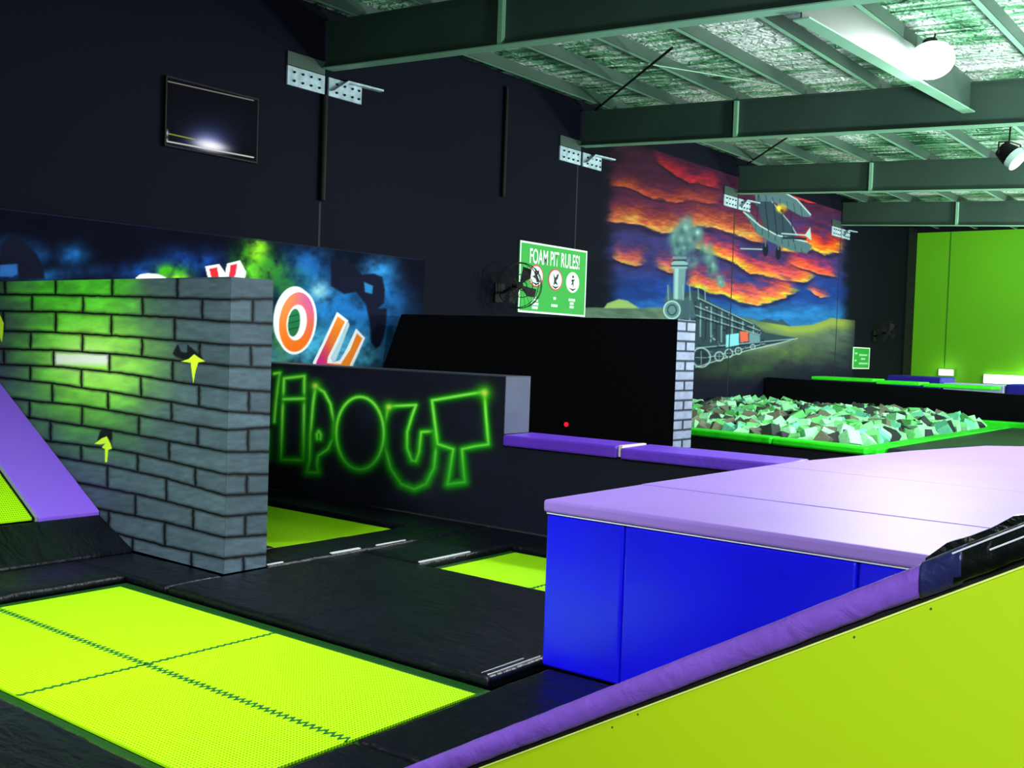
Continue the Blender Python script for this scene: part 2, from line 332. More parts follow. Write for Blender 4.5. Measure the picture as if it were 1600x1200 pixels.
wall = painted('wall_left', [
    ((WX, Wy[0], Wz[0]), (0, Wy[1]-Wy[0], 0), (0, 0, Wz[1]-Wz[0]), 430, 400, paint_mural),
    ((WX, -4, -.6), (0, 38.2, 0), (0, 0, Wz[0]+.6), 2, 1, wc), ((WX, -4, Wz[1]), (0, 38.2, 0), (0, 0, .75), 2, 1, wc),
    ((WX, -4, Wz[0]), (0, Wy[0]+4, 0), (0, 0, Wz[1]-Wz[0]), 2, 1, wc), ((WX, Wy[1], Wz[0]), (0, 34.2-Wy[1], 0), (0, 0, Wz[1]-Wz[0]), 2, 1, wc),
    ((WX-.2, -4, -.6), (0, 38.2, 0), (0, 0, 7.05), 1, 1, wc)], M_wall)
struct(wall)
M_joint = mat('joint_sealant', (2, 2, 4), .8)
for i, (y, z0, z1) in enumerate(((9.32, 2.9, 3.6), (15.2, .3, 5.1), (21.32, .3, 5.1), (27.62, .3, 5.1))):
    struct(MB().box(WX-.01, WX+.004, y-.018, y+.018, z0, z1).build('trim_%d' % (i+1), M_joint))
struct(MB().box(-10.8, 8, -4, 34.2, -.7, -.6).build('floor', mat('dark_floor', (8, 8, 12), .8)))
# back wall in lime paint with a dark band on top
struct(MB().box(WX, 3, 34, 34.2, -.6, 5.85).build('wall_back', M_limewall))
struct(MB().box(WX, 3, 33.97, 34, 5.8, 6.1).build('trim_5', M_dark))
struct(MB().box(-9.56, -9.53, 33.985, 34, 1.6, 5.8).build('trim_6', mat('green_seam', (60, 130, 0), .7)))
struct(MB().box(WX+.003, WX+.04, 33.2, 34, -.6, 5.9).build('trim_7', M_black))

# ceiling: foil blanket on purlins
SL = -.047
zc = lambda x: 6.04+SL*(x-WX)
def foil_mat():
    m = bpy.data.materials.new('silver_foil_painted_sheen'); m.use_nodes = True; nt = m.node_tree; b = nt.nodes['Principled BSDF']
    tc = nt.nodes.new('ShaderNodeTexCoord')
    def nz(sc_, scale, det=6, dist=.8):
        mp = nt.nodes.new('ShaderNodeMapping'); mp.inputs['Scale'].default_value = sc_; nt.links.new(tc.outputs['Object'], mp.inputs[0])
        n = nt.nodes.new('ShaderNodeTexNoise'); n.inputs['Scale'].default_value = scale; n.inputs['Detail'].default_value = det
        n.inputs['Distortion'].default_value = dist; nt.links.new(mp.outputs[0], n.inputs['Vector']); return n
    n = nz((.6, 4, 1), 1.6); n2 = nz((1, 1, 1), 9, 4)
    r = nt.nodes.new('ShaderNodeValToRGB'); e = r.color_ramp.elements
    e[0].position = .33; e[0].color = tuple(lin((24, 66, 40)))+(1,); e[1].position = .62; e[1].color = tuple(lin((236, 244, 242)))+(1,)
    e[0].position = .30; k = e.new(.45); k.color = tuple(lin((110, 180, 132)))+(1,)  # green bounce light and white crinkle highlights mixed into the foil colour
    n3 = nz((.9, .35, 1), .9, 3)
    m1 = nt.nodes.new('ShaderNodeMath'); m1.operation = 'MULTIPLY_ADD'; m1.inputs[1].default_value = .9; nt.links.new(n3.outputs[0], m1.inputs[0])
    m2 = nt.nodes.new('ShaderNodeMath'); m2.operation = 'SUBTRACT'; m2.inputs[1].default_value = .45; nt.links.new(n.outputs[0], m2.inputs[0]); nt.links.new(m2.outputs[0], m1.inputs[2])
    nt.links.new(m1.outputs[0], r.inputs[0]); nt.links.new(r.outputs[0], b.inputs['Base Color'])
    b.inputs['Metallic'].default_value = .3; b.inputs['Roughness'].default_value = .33
    ad = nt.nodes.new('ShaderNodeMath'); ad.operation = 'ADD'; nt.links.new(n.outputs[0], ad.inputs[0]); nt.links.new(n2.outputs[0], ad.inputs[1])
    bp = nt.nodes.new('ShaderNodeBump'); bp.inputs['Strength'].default_value = .9; bp.inputs['Distance'].default_value = .12
    nt.links.new(ad.outputs[0], bp.inputs['Height']); nt.links.new(bp.outputs[0], b.inputs['Normal'])
    return m
c = MB().hexa([(WX, -4, zc(WX)+.08), (8, -4, zc(8)+.08), (8, 34.2, zc(8)+.08), (WX, 34.2, zc(WX)+.08)],
              [(WX, -4, zc(WX)+.14), (8, -4, zc(8)+.14), (8, 34.2, zc(8)+.14), (WX, 34.2, zc(WX)+.14)])
struct(c.build('ceiling', foil_mat()))
zt = lambda x: 5.93+SL*(x-WX)      # rafter top
zb = lambda x: 5.34+SL*(x-WX)      # rafter bottom
ORD = ['first', 'second', 'third', 'fourth', 'fifth', 'sixth', 'seventh', 'eighth', 'ninth', 'tenth', 'eleventh', 'twelfth']
for i in range(10):
    x = -9.9+i*1.13
    z = zt(x)+.004
    p = thing('roof_purlin', 'pale green steel roof purlin, %s out from the mural wall' % ORD[i], 'purlin', (x, 8, z), 'roof purlins')
    MB().box(x, x+.012, -2, 33.95, z, z+.155).build('web', M_steel, p)
    MB().hexa([(x-.065, -2, z), (x, -2, z), (x, 33.95, z), (x-.065, 33.95, z)], [(x-.065, -2, z+.012), (x, -2, z+.012), (x, 33.95, z+.012), (x-.065, 33.95, z+.012)]).build('bottom_flange', M_flange, p)
RN = ['deep green-grey steel rafter nearest the camera, at the top of the photo', 'green-grey steel rafter behind the bright hanging lamp, second from the camera',
      'green-grey steel rafter third from the camera, above the painted aeroplane', 'farthest green-grey steel rafter, above the lime wall']
for i, (y, lab) in enumerate(zip((9.36, 15.28, 21.4, 27.6), RN)):
    r = thing('steel_rafter', lab, 'rafter', (WX+.05, y, zb(WX)), 'steel rafters across the roof')
    x0, x1 = WX+.04, 4.5
    seg = lambda ya, yb, f0, f1: MB().hexa([(x0, ya, f0(x0)), (x1, ya, f0(x1)), (x1, yb, f0(x1)), (x0, yb, f0(x0))], [(x0, ya, f1(x0)), (x1, ya, f1(x1)), (x1, yb, f1(x1)), (x0, yb, f1(x0))])
    seg(y-.008, y+.008, zb, lambda x: zt(x)-.016).build('web', M_steel, r)
    seg(y-.09, y+.09, lambda x: zb(x)-.014, zb).build('bottom_flange', M_flange, r)
    seg(y-.09, y+.09, lambda x: zt(x)-.016, zt).build('top_flange', M_steel, r)
    for xs in (-7.62, -1.2):
        MB().box(xs-.03, xs+.03, y-.075, y-.008, zb(xs), zt(xs)-.016).build('stiffener', M_flange, r)
    # seat plates bolted to the wall
    b = thing('wall_bracket', 'pale bolted steel bracket on the dark wall under the %s rafter' % ['nearest', 'second', 'third', 'farthest'][i], 'bracket', (WX, y, 4.95), 'rafter wall brackets')
    pl = MB().box(WX+.004, WX+.035, y-.66, y-.04, 5.0, 5.24).build('wall_plate', M_bolt, b, .004)
    pr = MB().box(WX+.004, WX+.035, y+.03, y+.62, 5.0, 5.24).build('wall_plate', M_bolt, b, .004)
    MB().box(WX+.004, WX+.03, y-.66, y-.04, 5.25, 5.42).build('backing_plate', M_steel, b)
    MB().hexa([(WX+.036, y+.05, 5.06), (WX+.036, y+.30, 5.24), (WX+.036, y+.95, 5.26), (WX+.036, y+.95, 5.235), (WX+.036, y+.32, 5.215)],
              [(WX+.12, y+.05, 5.06), (WX+.12, y+.30, 5.24), (WX+.12, y+.95, 5.26), (WX+.12, y+.95, 5.235), (WX+.12, y+.32, 5.215)]).build('angle_strap', M_bolt, b)
    for yy in (-.56, -.42, -.28, -.14, .16, .3, .44, .56):
        for zz in (5.06, 5.17): MB().cyl((WX+.034, y+yy, zz), (WX+.06, y+yy, zz), .015, n=6).build('bolt', M_blackmetal, pl if yy < 0 else pr)
tb = thing('tie_beam', 'steel beam spanning between the two nearest rafters beside the bright lamp', 'beam', (-4.1, 9.46, 4.97))
def tseg(xa, xb, z0, z1): return MB().hexa([(xa, 9.47, 4.96+z0), (xb, 9.47, 4.96+z0), (xb, 15.18, 5.2+z0), (xa, 15.18, 5.2+z0)], [(xa, 9.47, 4.96+z1), (xb, 9.47, 4.96+z1), (xb, 15.18, 5.2+z1), (xa, 15.18, 5.2+z1)])
tseg(-4.19, -4.03, 0, .015).build('bottom_flange', M_flange, tb)
tseg(-4.118, -4.102, .016, .42).build('web', M_steel, tb)
for k, (a, b_) in enumerate((((1050, 75, 11.5), (930, 172, 15.2)), ((1260, 195, 16.5), (1168, 256, 21.3)), ((1000, 98, 12.2), (1245, 120, 15.1)))):
    A = on(1, a[2], a[0], a[1]); B = on(1, b_[2], b_[0], b_[1])
    for Q in (A, B): Q[2] = min(Q[2], zc(Q[0])-.03)
    tag(MB().cyl(A, B, .018 if k < 2 else .008, n=8).build('brace_rod', M_blackmetal if k < 2 else M_flange),
        ['thin dark roof brace rod running from the second rafter to the wall corner', 'thin dark roof brace rod above the sunset mural', 'pale slack cable under the foil near the lamp'][k], 'rod')
pc = MB().cyl((WX+.05, 9.32, 3.62), (WX+.05, 9.32, 4.99), .04)
dp = tag(pc.build('wall_conduit', M_blackmetal), 'long black conduit on the dark wall below the nearest bracket', 'pipe', 'black wall conduits')
pc = MB().cyl((WX+.045, 13.1, 4.17), (WX+.045, 13.1, 5.9), .035)
tag(pc.build('wall_conduit', M_blackmetal), 'short black conduit high on the dark wall left of the foam pit sign', 'pipe', 'black wall conduits')

# ------------------------------------------------------------------ wall screen
tv = thing('wall_screen', 'dark wall-mounted screen with a painted white reflection, high on the black wall', 'screen', (WX, 7.6, 3.95))
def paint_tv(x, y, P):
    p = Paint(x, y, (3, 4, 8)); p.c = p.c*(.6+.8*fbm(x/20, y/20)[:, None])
    p.blob(325, 212, 40, 26, (40, 50, 90), .8, .8); p.blob(326, 222, 24, 13, (150, 160, 215), .9, .9, .2); p.blob(330, 228, 26, 8, (255, 252, 255), 1, 1.2, .2)  # flare of a reflected lamp painted into the screen's emission
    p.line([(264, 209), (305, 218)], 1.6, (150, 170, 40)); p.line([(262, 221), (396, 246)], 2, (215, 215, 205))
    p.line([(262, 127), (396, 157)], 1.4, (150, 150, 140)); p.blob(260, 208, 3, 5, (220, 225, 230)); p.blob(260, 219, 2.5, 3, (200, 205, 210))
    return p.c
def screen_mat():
    m = paint_mat('painted_glow_screen', .6, 1, 0, 0); nt = m.node_tree; b = nt.nodes['Principled BSDF']
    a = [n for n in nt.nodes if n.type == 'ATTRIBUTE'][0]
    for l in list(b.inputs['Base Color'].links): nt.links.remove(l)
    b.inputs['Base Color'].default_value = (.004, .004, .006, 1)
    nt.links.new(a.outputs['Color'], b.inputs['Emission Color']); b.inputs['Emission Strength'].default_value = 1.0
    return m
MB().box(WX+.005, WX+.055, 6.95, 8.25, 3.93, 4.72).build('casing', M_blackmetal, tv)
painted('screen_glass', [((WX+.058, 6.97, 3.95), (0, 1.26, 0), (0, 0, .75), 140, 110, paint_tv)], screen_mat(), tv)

# ------------------------------------------------------------------ graffiti board on the wall
def paint_board(x, y, P):
    p = Paint(x, y, (6, 8, 21)); A = lambda pts: zm(0, 350, 3.2, pts); B = lambda pts: zm(400, 400, 3.2, pts)
    n = fbm(x/34, y/30, 3)
    for cx, cy, rx, ry, a, c in ((15, 385, 40, 14, .7, (24, 74, 140)), (50, 400, 30, 14, .6, (24, 84, 150)), (115, 398, 22, 16, .75, (26, 92, 160)), (75, 430, 30, 10, .8, (30, 110, 180)), (15, 425, 22, 12, .7, (40, 90, 160)), (300, 410, 50, 20, .75, (22, 70, 160)), (225, 425, 40, 14, .7, (24, 80, 170)), (130, 425, 40, 12, .6, (24, 60, 120)),
                              (480, 420, 40, 34, .9, (24, 78, 140)), (500, 470, 60, 40, .95, (30, 110, 175)), (560, 500, 60, 45, .9, (24, 92, 160)), (510, 540, 70, 35, .95, (60, 160, 200)), (560, 550, 50, 25, .9, (80, 170, 205)), (600, 470, 26, 50, .9, (26, 96, 165)), (590, 425, 24, 22, .85, (44, 120, 180)), (500, 455, 14, 14, .8, (150, 210, 220)), (440, 555, 40, 16, .9, (90, 170, 190)), (620, 520, 26, 40, .7, (22, 70, 120))):
        p.blob(cx, cy, rx, ry, c, a, 1, nz=.8)
    for cx, cy, rx, ry, c, a in ((395, 400, 28, 26, (40, 120, 30), .85), (402, 395, 14, 24, (130, 195, 40), .95), (398, 425, 30, 16, (90, 180, 40), .9), (425, 425, 24, 22, (50, 130, 40), .8), (448, 440, 28, 20, (34, 96, 50), .85), (268, 425, 26, 12, (60, 160, 30), .9), (275, 434, 20, 6, (130, 200, 60), .8), (440, 520, 16, 50, (60, 130, 70), .8)):
        p.blob(cx, cy, rx, ry, c, a, 1.2, nz=1.2)
    p.c *= (.72+.56*n)[:, None]
    dk = (16, 18, 34)
    p.poly(A([(35, 70), (60, 50), (95, 60), (130, 95), (190, 160), (215, 220), (225, 275), (95, 275), (88, 200), (0, 190), (0, 110)]), dk, 2.2, .97)
    p.poly(A([(0, 205), (85, 200), (88, 250), (60, 265), (0, 262)]), (44, 100, 170), 1.2, .8)
    p.poly(B([(375, 0), (480, 40), (500, 62), (530, 92), (590, 88), (632, 105), (645, 170), (640, 235), (612, 262), (655, 262), (652, 330), (640, 400), (620, 450), (598, 462), (575, 430), (568, 330), (548, 240), (500, 180), (440, 190), (375, 150)]), dk, 2, .96)
    p.poly(B([(540, 130), (585, 150), (580, 190), (545, 180)]), (40, 120, 180), 1.5, .9)
    wv = (244, 246, 250)
    # tops of the letters behind the brick wall
    p.poly(A([(680, 268), (700, 252), (740, 246), (790, 250), (830, 268), (830, 285), (680, 285)]), wv, 1)
    p.poly(A([(1026, 212), (1095, 200), (1128, 246), (1118, 290), (1045, 290)]), wv, .8); p.poly(A([(1045, 224), (1086, 216), (1100, 290), (1062, 290)]), (214, 40, 48), .8)
    p.poly(A([(1135, 198), (1200, 182), (1230, 240), (1222, 290), (1118, 290)]), wv, .8); p.poly(A([(1152, 206), (1186, 198), (1180, 248), (1158, 290), (1140, 290)]), (210, 44, 60), .8)
    # O
    cx, cy = 400+200/3.2, 400+330/3.2
    p.poly(ell(cx-5, cy-7, 30, 49, rot=.12), (226, 240, 240), 1); p.poly(ell(cx+1, cy, 31, 51, rot=.12), wv, 1)
    idx, d = p.dist(ell(cx+1, cy, 27.5, 47, rot=.12), True, 3)
    X = p.x[idx]; Y = p.y[idx]; t = sstep(cy-45, cy+45, Y)[:, None]; s_ = sstep(cx-20, cx+28, X)[:, None]
    col = (np.array([224, 130, 70])*(1-s_)+np.array([190, 80, 150])*s_)*(1-t)+np.array([246, 116, 30])*t
    p.mix(1-sstep(-.8, .8, d), col, idx)
    p.poly(ell(cx+1, cy+1, 15.5, 28, rot=.12), wv, .9); p.poly(ell(cx-3, cy+1, 9.5, 22, rot=.12), (34, 110, 66), .9)
    for k in (-10, 0, 10): p.line([(cx-11, cy+k+2), (cx+4, cy+k-2)], 1.2, (14, 44, 40), .7, .8)
    # U
    U = B([(405, 280), (460, 322), (415, 430), (375, 510), (385, 532), (420, 520), (455, 460), (500, 362), (545, 410), (480, 560), (470, 620), (285, 620), (285, 530), (330, 440)])
    p.poly(U, wv, 1)
    Ui = B([(408, 300), (445, 328), (400, 425), (360, 505), (345, 620), (300, 620), (302, 530), (345, 440)]); Uj = B([(505, 385), (532, 412), (462, 560), (440, 620), (395, 620), (430, 530), (470, 470)])
    for q in (Ui, Uj, B([(300, 535), (345, 535), (430, 540), (470, 545), (440, 620), (300, 620)])):
        idx, d = p.dist(q, True, 3); Y = p.y[idx]; X = p.x[idx]
        t = sstep(495, 575, Y)[:, None]; s_ = (1-sstep(500, 530, X))[:, None]
        col = np.array([240, 130, 40])*(1-t*s_)+np.array([205, 40, 130])*t*s_; p.mix(1-sstep(-.8, .8, d), col, idx)
    p.poly(B([(415, 432), (460, 325), (468, 345), (432, 440), (398, 525), (385, 532), (376, 512)]), (214, 236, 240), .8, .8)
    p.line([(0, 326), (658, 406)], 1.5, (30, 34, 50), .8, .8)
    return p.c
bd = thing('graffiti_board', 'long graffiti board with colourful letters on a blue cloudy ground, on the black wall', 'mural board', (WX, 7.5, 1.2))
MB().box(WX+.002, WX+.05, 4.2, 11.31, 1.2, 3.01).build('backing', M_dark, bd)
painted('painted_face', [((WX+.055, 4.2, 1.2), (0, 7.11, 0), (0, 0, 1.81), 480, 200, paint_board)], paint_mat('graffiti_paint', .75, 1.25, .03), bd)

# ------------------------------------------------------------------ foam pit sign and small sign
def txt(s, name, origin, u, v, height, width, m, parent, extr=.002):
    cu = bpy.data.curves.new('t', 'FONT'); cu.body = s; cu.offset = .016
    o = bpy.data.objects.new('t', cu); COL.objects.link(o); bpy.context.view_layer.update()
    me = bpy.data.meshes.new_from_object(o.evaluated_get(bpy.context.evaluated_depsgraph_get())); bpy.data.objects.remove(o)
    co = np.array([x.co for x in me.vertices]); mn = co.min(0); mx = co.max(0); off = np.array(parent_loc(parent))
    u = np.array(u, float); v = np.array(v, float)
    for x, c_ in zip(me.vertices, co):
        q = np.array(origin)+u*(c_[0]-mn[0])/(mx[0]-mn[0])*width+v*(c_[1]-mn[1])/(mx[1]-mn[1])*height; x.co = q-off
    me.materials.clear(); me.materials.append(m); r = bpy.data.objects.new(name, me); COL.objects.link(r); r.parent = parent
    return r
M_signg = mat('sign_green', (14, 158, 44), .5); M_signw = mat('sign_white', (228, 246, 232), .5); M_signr = mat('sign_red', (196, 60, 70), .5); M_signk = mat('sign_black', (14, 16, 18), .6)
S0, S1, SZ0, SZ1 = 13.60, 15.55, 2.36, 3.53
sg = thing('rules_sign', 'green FOAM PIT RULES! sign with three round pictograms on the black wall', 'sign', (WX, 14.5, SZ0))
MB().box(WX+.004, WX+.03, S0, S1, SZ0, SZ1).build('panel', M_signg, sg)
e = .03; X = WX+.034; b = MB()
b.box(X-.003, X, S0, S1, SZ1-e, SZ1).box(X-.003, X, S0, S1, SZ0, SZ0+e).box(X-.003, X, S0, S0+e, SZ0+e, SZ1-e).box(X-.003, X, S1-e, S1, SZ0+e, SZ1-e)
b.build('border', M_signw, sg)
txt('FOAM PIT RULES!', 'heading', (X, S0+.27, SZ1-.35), (0, 1, 0), (0, 0, 1), .25, 1.45, M_signw, sg)
W_ = S1-S0; Hs = SZ1-SZ0
def disc(cy_, cz, ry, rz, x, n=32): return [(x, cy_+ry*math.cos(2*math.pi*i/n), cz+rz*math.sin(2*math.pi*i/n)) for i in range(n)]
FIG = {0: [(-.6, .7), (-.3, .25), (-.1, .8), (.05, .3), (.55, .75), (.2, .05), (.5, -.3), (.75, -.55), (.1, -.6), (-.1, -.25), (-.65, -.1), (-.2, .1)],
       1: [(-.5, .7), (-.1, .2), (.2, .35), (.6, .8), (.35, .1), (.1, -.1), (.45, -.55), (-.05, -.4), (-.35, -.6), (-.25, 0)],
       2: [(-.35, .2), (-.05, .35), (.4, .3), (.1, .1), (.15, -.15), (.1, -.6), (-.02, -.2), (-.4, -.35), (-.1, 0)]}
for k, (fy, fz, ry, rz, ring) in enumerate(((.235, .53, .21, .19, 1), (.52, .51, .21, .19, 1), (.785, .50, .20, .18, 0))):
    cy_ = S0+fy*W_; cz = SZ0+fz*Hs
    pg = MB().poly(disc(cy_, cz, ry, rz, X)).build('pictogram_ring', M_signr if ring else M_signw, sg)
    MB().poly(disc(cy_, cz, ry*.86, rz*.86, X+.002)).build('disc', M_signw, pg)
    f_ = MB(); f_.poly([(X+.004, cy_+a*ry*.8, cz+c_*rz*.9) for a, c_ in FIG[k]])
    f_.poly(disc(cy_+(.05 if k < 2 else 0), cz+rz*(.35 if k < 2 else .55), ry*.14, rz*.14, X+.0045, 12))
    f_.poly([(X+.004, cy_-ry*.62, cz-rz*.52), (X+.004, cy_, cz-rz*.64), (X+.004, cy_+ry*.62, cz-rz*.52), (X+.004, cy_, cz-rz*.84)])
    f_.build('figure', M_signk, pg)
    cap = MB()
    for j, wd in enumerate(((.05, .17, .20, .17), (.08, .0, .19, .0), (.2, .12, .13, .0))[k]):
        if wd:
            nn = max(1, int(wd/.04)); zz = SZ0+.255-j*.062 + (0 if k else .0)
            for q in range(nn): cap.box(X-.003, X, cy_-wd/2+q*wd/nn, cy_-wd/2+(q+.8)*wd/nn, zz, zz+.045)
    cap.build('caption', M_signw, sg)
s2 = thing('notice_sign', 'small green notice sign on the dark wall right of the train mural', 'sign', (WX, 29.5, 1.49))
MB().box(WX+.004, WX+.03, 28.86, 30.2, 1.49, 2.1).build('panel', M_signg, s2)
b = MB()
b.box(X-.003, X, 28.86, 30.2, 2.07, 2.1).box(X-.003, X, 28.86, 30.2, 1.49, 1.52).box(X-.003, X, 28.86, 28.92, 1.52, 2.07).box(X-.003, X, 30.14, 30.2, 1.52, 2.07)
b.build('border', M_signw, s2)
b = MB()
for y0, y1, z0 in ((29.35, 30.0, 1.86), (29.5, 29.85, 1.75), (29.35, 30.05, 1.62), (29.0, 29.2, 1.9), (29.0, 29.15, 1.7)): b.box(X-.003, X, y0, y1, z0, z0+.05)
b.build('lettering', mat('sign_pale', (150, 220, 165), .5), s2)

# wall fans
def fan(loc, R, label):
    t = thing('wall_fan', label, 'fan', loc, 'black wall fans'); x, y, z = loc
    nrm = Vector((.86, -.5, -.1)).normalized(); a = nrm.cross(Vector((0, 0, 1))).normalized(); c_ = a.cross(nrm); L = Vector(loc)
    ring = lambda r, d, n=28: [tuple(L+nrm*d+(a*math.cos(2*math.pi*i/n)+c_*math.sin(2*math.pi*i/n))*r) for i in range(n)]
    g = MB()
    for r, d in ((R, 0), (R*.97, .07), (R*.97, -.07), (R*.5, .1), (R*.2, .12)): g.tube(ring(r, d), .007*R/.4, 5, True)
    for i in range(24):
        t_ = 2*math.pi*i/24; e_ = a*math.cos(t_)+c_*math.sin(t_)
        g.tube([tuple(L+nrm*.12+e_*R*.15), tuple(L+nrm*.1+e_*R*.5), tuple(L+nrm*.07+e_*R*.96), tuple(L+e_*R)], .003*R/.4, 4)
    g.build('cage', M_blackmetal, t)
    for i in range(4):
        t_ = 2*math.pi*i/4+.4; e_ = a*math.cos(t_)+c_*math.sin(t_); q = nrm.cross(e_)
        MB().extr([tuple(L+e_*R*.1-q*R*.05), tuple(L+e_*R*.5-q*R*.28+nrm*.02), tuple(L+e_*R*.85-q*R*.16+nrm*.02), tuple(L+e_*R*.8+q*R*.2-nrm*.02), tuple(L+e_*R*.1+q*R*.05)], tuple(nrm*.006)).build('blade', M_blackmetal, t)
    MB().cyl(tuple(L-nrm*.2), tuple(L+nrm*.02), R*.16).build('motor', M_blackmetal, t)
    MB().tube([tuple(L-nrm*.15), (WX+.12, y+.05, z-R*.3), (WX+.03, y+.1, z-R*.3)], .025).build('arm', M_blackmetal, t)
    MB().box(WX+.003, WX+.03, y-.02, y+.22, z-R*.3-.15, z-R*.3+.15).build('mounting_plate', M_blackmetal, t)
P = on(0, -10.1, 812, 446); fan(tuple(P), .36, 'black wall fan in front of the left edge of the foam pit sign')
P = on(0, -10.15, 1388, 520); fan(tuple(P), .34, 'small black wall fan on the dark wall left of the lime end wall')

# ------------------------------------------------------------------ brick-painted walls
LINES = [  # px polylines of the mortar courses on the near brick wall, front face then end face
 [(0, 460), (89, 461), (223, 464), (316, 467), (358, 468)], [(0, 486), (89, 487), (170, 491), (270, 496), (358, 503)], [(0, 517), (80, 519), (200, 526), (290, 533), (358, 539)],
 [(0, 545), (84, 547), (190, 554), (280, 564), (358, 572)], [(0, 569), (90, 573), (190, 583), (290, 599), (358, 608)], [(0, 590), (82, 599), (170, 612), (262, 627), (354, 643)],
 [(0, 620), (47, 626), (128, 634), (217, 649), (306, 665), (354, 672)], [(0, 645), (79, 658), (172, 672), (265, 689), (353, 706)], [(0, 678), (82, 690), (172, 701), (220, 710), (300, 729), (352, 741)],
 [(0, 700), (102, 716), (172, 728), (262, 748), (352, 774)], [(0, 735), (137, 757), (212, 772), (260, 783), (350, 807)], [(80, 780), (169, 798), (255, 815), (350, 840)], [(100, 815), (181, 833), (254, 852), (350, 873)]]
JO = [[8, 87, 175, 277], [50, 130, 223, 316], [5, 87, 174, 273], [48, 129, 222, 312], [6, 84, 171, 270], [47, 127, 220, 311], [82, 169, 268], [46, 128, 217, 309], [79, 172, 264], [38, 127, 215, 305], [82, 168, 260], [30, 120, 212, 302], [80, 170, 257], [110, 207, 299]]
ER = [467, 506, 540, 575, 612, 647, 668, 706, 741, 771, 802, 836, 866]; EL = [468, 503, 539, 572, 608, 643, 672, 706, 741, 774, 807, 840, 873]
EJ = {1: 395, 3: 392, 5: 388.5, 7: 387, 9: 385.5, 11: 383, 13: 380.5}
def courses(x, lines, base_top, base_bot):
    ys = [np.full_like(x, base_top)]
    for l in lines: q = np.array(l, float); ys.append(np.interp(x, q[:, 0], q[:, 1]))
    ys.append(np.full_like(x, base_bot)); return np.stack(ys, 1)
def brick_cols(x, y, C, joints, topc, botc, p):
    wob = (fbm(x/9, y/9)-.5)*2.4; yy = y+wob*.7; xx = x+wob
    row = (yy[:, None] > C[:, 1:-1]).sum(1)
    d = np.abs(yy[:, None]-C[:, 1:-1]).min(1); jd = np.full_like(x, 99.); bid = row*31.7
    for r, js in enumerate(joints):
        m = row == r
        if m.any() and len(js):
            J = np.array(js, float); dd = np.abs(xx[m][:, None]-J[None]); jd[m] = dd.min(1); bid[m] += (xx[m][:, None] > J[None]).sum(1)*7.3
    d = np.minimum(d, jd)
    r1 = np.modf(np.sin(bid*12.9898)*43758.5)[0]; r1 = np.abs(r1)
    n = fbm(x/14+bid, y/5, 4)
    shade = (.88+.22*r1)*(.84+.32*n)
    base = np.array([68, 85, 97])[None]*shade[:, None]
    halo = np.exp(-(np.maximum(d-1.2, 0)/2.4)**2)
    return base, d, halo, row, bid
def paint_brick_front(x, y, P):
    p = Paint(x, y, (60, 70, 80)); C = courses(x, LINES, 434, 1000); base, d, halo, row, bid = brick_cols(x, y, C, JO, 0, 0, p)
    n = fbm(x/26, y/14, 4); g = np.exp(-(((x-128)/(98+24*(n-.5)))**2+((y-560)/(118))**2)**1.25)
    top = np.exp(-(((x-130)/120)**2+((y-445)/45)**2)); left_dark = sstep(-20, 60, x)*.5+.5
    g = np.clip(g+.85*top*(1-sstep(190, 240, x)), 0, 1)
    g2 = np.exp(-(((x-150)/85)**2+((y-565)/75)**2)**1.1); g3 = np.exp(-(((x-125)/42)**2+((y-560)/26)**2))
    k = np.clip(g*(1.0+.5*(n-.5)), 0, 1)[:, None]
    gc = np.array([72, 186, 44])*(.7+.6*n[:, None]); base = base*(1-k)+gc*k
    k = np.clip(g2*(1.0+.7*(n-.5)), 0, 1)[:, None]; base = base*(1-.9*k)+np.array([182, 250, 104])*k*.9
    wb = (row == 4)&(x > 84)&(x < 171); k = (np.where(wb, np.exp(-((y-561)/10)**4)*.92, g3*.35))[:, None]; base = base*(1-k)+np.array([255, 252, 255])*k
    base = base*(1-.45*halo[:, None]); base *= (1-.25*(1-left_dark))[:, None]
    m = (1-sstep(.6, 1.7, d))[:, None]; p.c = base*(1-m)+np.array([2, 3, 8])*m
    ZB = lambda pts: zm(0, 550, 3.429, pts); lime = (206, 246, 50)
    p.poly(ZB([(925, 8), (950, -40), (1000, -45), (1085, 30), (1085, 45), (985, 42), (940, 25)]), (8, 10, 18), 1.6, .9)
    p.poly(ZB([(955, -40), (1003, -44), (1003, 2), (985, 4), (968, -4)]), (60, 76, 88), 1)
    p.poly(ZB([(970, 50), (1010, 38), (1040, 12), (1062, 28), (1098, 50), (1062, 56), (1048, 100), (1036, 165), (1027, 100), (1022, 58)]), lime, .7)
    p.poly(ZB([(535, 428), (560, 405), (600, 425), (600, 470), (545, 470), (520, 480)]), (8, 10, 18), 1.6, .9)
    p.poly(ZB([(505, 492), (545, 462), (572, 452), (592, 490), (600, 518), (580, 525), (574, 590), (562, 590), (562, 520), (545, 512), (565, 490), (535, 495)]), lime, .7)
    p.poly([(-12, 505), (0, 492), (6, 505), (5, 520), (3, 535), (0, 528), (-6, 515)], lime, .7)
    p.line([(0, 434.5), (360, 434.5)], 1.5, (10, 14, 22), 1, .5)
    return p.c
